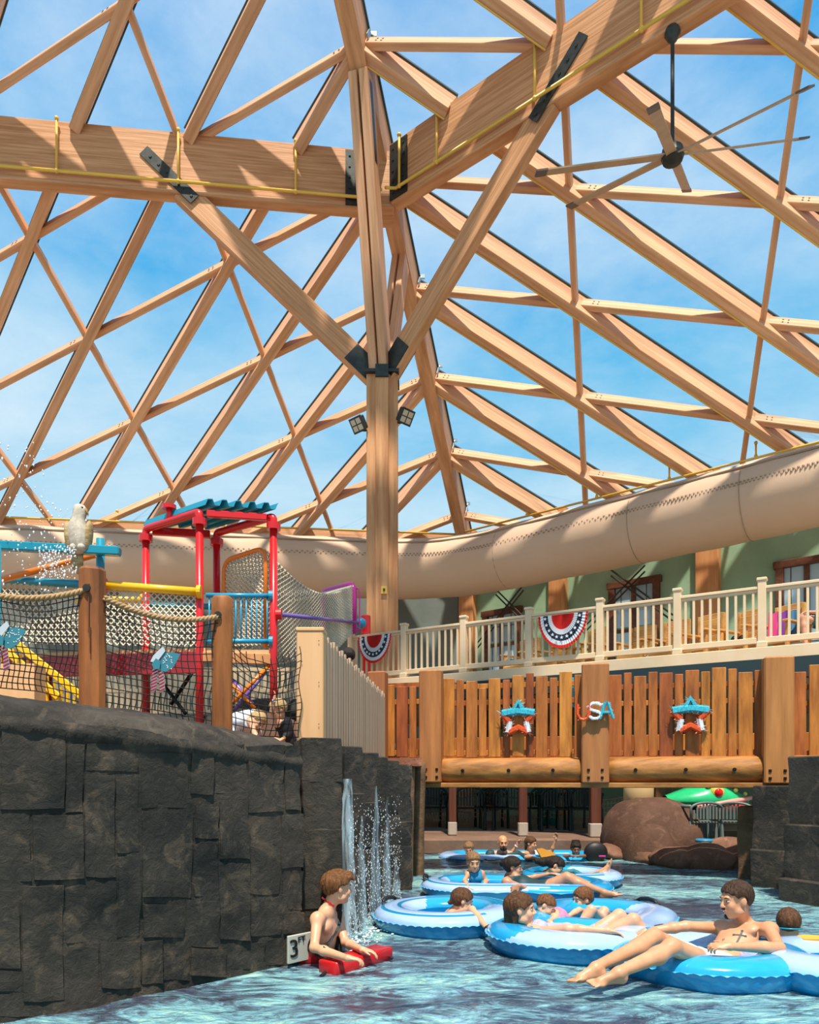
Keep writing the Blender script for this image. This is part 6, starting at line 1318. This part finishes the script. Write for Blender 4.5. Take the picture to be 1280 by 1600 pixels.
# 11 --- boy in black
J = dict(H=P(733,1327,12.26), f=(-.1,-.95,-.3), u=(-.12,-.2,1), N=P(738,1339,12.44), SR=P(722,1342,12.39), SL=P(754,1340,12.49), ER=P(706,1339,12.10), WR=P(722,1342,11.98), EL=P(757,1352,12.39), WL=P(745,1354,12.15), hr=((.9,-.2,-.1),(0,0,-1)), hl=((-.8,-.2,-.3),(0,0,-1)), PV=P(744,1370,12.60), HL=P(748,1372,12.60), HR=P(738,1372,12.60), KL=P(750,1372,12.26), KR=P(736,1372,12.26))
g, t, q, ax_ = person('boy in a black shirt folding his arms on the far tube', J, S_tan, (H_fair, 'short', .011), .84, .96, h=.011, wear=(('shirt', C_black, lambda X, r, f, u, g: np.minimum(np.maximum(u-1.0, np.abs(r)-1.35), near(V(J['SL']), lerp(V(J['SL']), V(J['EL']), .6), .075)(X)), .012),), foot=False)
# 12 --- bald man
J = dict(H=P(786,1317,11.94), f=(.05,-.99,-.08), u=(0,-.05,1), N=P(786,1331,12.06), SR=P(766,1335,12.06), SL=P(808,1336,12.06), ER=P(756,1350,11.78), WR=P(772,1348,11.50), EL=P(824,1340,11.83), WL=P(840,1342,11.61), hr=((.7,-.4,.3),(0,.3,-1)), hl=((.9,-.2,-.1),(0,0,-1)), PV=P(788,1366,12.21), HL=P(793,1368,12.15), HR=P(782,1368,12.15), KL=P(800,1366,11.83), KR=P(778,1366,11.83))
g, t, q, ax_ = person('bald man with a dark beard in a teal shirt in the far tube', J, S_tan, None, 1.0, 1.02, h=.011, wear=(('shirt', C_dkteal, lambda X, r, f, u, g: np.minimum(np.maximum(u-.99, np.abs(r)-1.25), np.minimum(near(V(J['SL']), lerp(V(J['SL']), V(J['EL']), .6), .085)(X), near(V(J['SR']), lerp(V(J['SR']), V(J['ER']), .6), .085)(X))), .014),), smile=True, foot=False)
mb = MB(); mb.ball(q(0,.056,-.088), (.055,.042,.036), 14, 8); mb.ball(q(0,.094,-.047), (.026,.008,.006), 10, 6); obj('beard', mb, H_dark, t, True)
# 13 --- woman raising both arms
J = dict(H=P(830,1318,12.21), f=(.75,-.62,-.1), u=(.05,-.02,1), N=P(828,1331,12.26), SR=P(818,1335,12.15), SL=P(840,1334,12.43), ER=P(799,1334,12.11), WR=P(808,1320,12.06), EL=P(862,1331,12.38), WL=P(869,1311,12.31), hr=((.35,-.1,.9),(.5,-.8,0)), hl=((.1,0,1),(-.3,-.9,0)), PV=P(834,1366,12.38), HL=P(842,1366,12.38), HR=P(830,1366,12.31), KL=P(862,1362,12.15), KR=P(856,1362,11.94))
g, t, q, ax_ = person('woman in a white top raising both hands from the far tube', J, S_tan, (H_brown, 'long', .011, [((0,-.09,-.02),(0,-.10,-.12),.035,.02)]), .86, .92, True, h=.011, wear=(('top', C_white, suit(.86, .98), .009),), foot=False, curl=(.8,.8))
watch('wrist_band', C_white, J['WR'], J['ER'], t, .03)
mb = MB(); c = P(852,1336,11.83); mb.poly([c+V((a,0,b)) for a, b in ((-.14,.09),(-.05,.10),(.16,.02),(.14,-.04),(-.06,-.05))], .05, (0,-1,.5)); tag(obj('orange_cloth', mb, C_ora), 'orange cloth lying on the far tube below the raised arm', 'cloth')
# 14 --- child with tall dark hair
J = dict(H=P(900,1327,12.04), f=(-.05,-.99,-.12), u=(0,-.08,1), N=P(901,1337,12.19), SR=P(888,1341,12.15), SL=P(914,1340,12.15), ER=P(880,1339,11.88), WR=P(892,1337,11.71), EL=P(922,1337,11.88), WL=P(905,1338,11.66), hr=((.9,-.1,0),(0,0,-1)), hl=((-.9,-.1,0),(0,0,-1)), PV=P(902,1368,12.31), HL=P(907,1370,12.25), HR=P(897,1370,12.25), KL=P(908,1370,12.04), KR=P(896,1370,12.04))
g, t, q, ax_ = person('dark skinned child with tall black hair resting on folded arms', J, S_brown, (H_dark, 'short', .014, [((0,-.02,.08),(0,-.04,.17),.085,.062)]), .78, .92, h=.011, wear=(('shirt', C_navy, suit(.9, 1.2), .009),), smile=True, foot=False)
# 15 --- swimmer behind the right end
J = dict(H=P(951,1338,12.41), f=(.6,.7,-.2), u=(.1,0,1), N=P(947,1350,12.47), SL=P(939,1357,12.57), SR=P(957,1356,12.41), EL=P(934,1368,12.63), WL=P(936,1376,12.63), ER=P(965,1362,12.31), WR=P(972,1364,12.20), PV=P(944,1382,12.63), HL=P(940,1384,12.63), HR=P(948,1384,12.63), KL=P(940,1400,12.73), KR=P(948,1400,12.73))
g, t, q, ax_ = person('swimmer with black hair facing away beyond the right end of the far tube', J, S_olive, (H_dark, 'long', .012), .8, .9, h=.011, face=False, foot=False)
# 16, 17 --- children at the playground, 18 head behind the fence, 19 person on the deck
J = dict(H=P(434,1109,8.6), f=(-.75,-.55,-.35), u=(.1,0,1), N=P(441,1124,8.65), SL=P(433,1131,8.5), SR=P(449,1128,8.8), EL=P(425,1112,8.4), WL=P(429,1092,8.35), hl=((.15,0,1),(-.9,-.3,0)), ER=P(452,1146,8.7), WR=P(440,1156,8.5), hr=((-.8,-.2,-.5),(0,0,-1)), PV=P(452,1160,8.8), HL=P(448,1162,8.7), HR=P(455,1162,8.85), KL=P(430,1158,8.5), KR=P(432,1160,8.75), AL=P(440,1190,8.55), AR=P(442,1190,8.75), tl=((-.9,-.3,0),(0,0,1)), tr=((-.9,-.3,0),(0,0,1)))
g, t, q, ax_ = person('blond child behind the net raising one arm', J, S_light, (H_blond, 'short', .013), .66, .95, h=.010, wear=(('shirt', C_black, suit(1.0, 1.1), .01),))
watch('wrist_band', C_white, J['WL'], J['EL'], t, .024)
J = dict(H=P(402,1128,7.9), f=(.6,-.6,-.5), u=(.5,0,.85), N=P(394,1122,8.0), SL=P(396,1117,8.15), SR=P(392,1128,7.85), EL=P(402,1140,8.1), WL=P(408,1152,8.0), ER=P(398,1146,7.75), WR=P(404,1158,7.7), hl=((.5,0,-.8),(0,0,-1)), hr=((.5,0,-.8),(0,0,-1)), PV=P(366,1126,8.2), HL=P(366,1128,8.3), HR=P(364,1132,8.1), KL=P(372,1165,8.2), KR=P(370,1167,8.0), AL=P(362,1195,8.4), AR=P(360,1195,8.2), tl=((.9,-.3,0),(0,0,1)), tr=((.9,-.3,0),(0,0,1)))
g, t, q, ax_ = person('child in a white and teal shirt bending low behind the net', J, S_light, (H_blond, 'short', .012), .66, .9, h=.010, wear=(('shirt', C_white, lambda X, r, f, u, g: np.maximum(u-1.0, .1-u), .014),('shorts', C_teal, trunks(J, .12, .6), .012)))
J = dict(H=P(544,1027,10.4), f=(-.3,.9,0), u=(0,0,1), N=P(543,1044,10.4), SL=P(531,1052,10.45), SR=P(557,1052,10.4), EL=P(527,1082,10.45), WL=P(529,1108,10.4), ER=P(561,1082,10.4), WR=P(559,1108,10.35), PV=P(544,1110,10.45), HL=P(538,1114,10.45), HR=P(550,1114,10.45), KL=P(538,1158,10.4), KR=P(550,1158,10.4), AL=P(538,1200,10.5), AR=P(550,1200,10.5), tl=((-.3,.9,0),(0,0,1)), tr=((-.3,.9,0),(0,0,1)))
g, t, q, ax_ = person('dark haired child whose head shows above the beige picket fence', J, S_olive, (H_dark, 'short', .016), .78, .98, h=.012, wear=(('shirt', C_navy, suit(1.0, 1.2), .01),), face=False)
pd = dpx(1292, -1.0); c = V((pd.x, pd.y, ZD)); L3 = lambda a, b, z: c+de*a+dn*b+UZ*z
J = dict(H=L3(.05,-.22,1.18), f=-de+dn*.4, u=UZ, N=L3(.07,-.24,1.0), SL=L3(.07,-.04,.92), SR=L3(.09,-.44,.92), EL=L3(-.05,.06,.66), WL=L3(-.24,.02,.70), ER=L3(-.02,-.46,.66), WR=L3(-.2,-.3,.66), hl=((-.9,0,.1),(0,0,-1)), hr=((-.9,0,.1),(0,0,-1)), PV=L3(.05,-.24,.50), HL=L3(.02,-.14,.50), HR=L3(.02,-.34,.50), KL=L3(-.36,.04,.62), KR=L3(-.36,-.28,.60), AL=L3(-.30,.12,.10), AR=L3(-.30,-.2,.10), tl=((-.8,.5,0),(0,0,1)), tr=((-.8,.5,0),(0,0,1)))
g, t, q, ax_ = person('person in a white shirt sitting on the deck at the right picture edge', J, S_red, (H_brown, 'short', .012), .95, 1.0, h=.012, wear=(('shirt', C_white, suit(1.0, 1.2), .012),('shorts', C_teal, trunks(J, .2, .6), .014)))
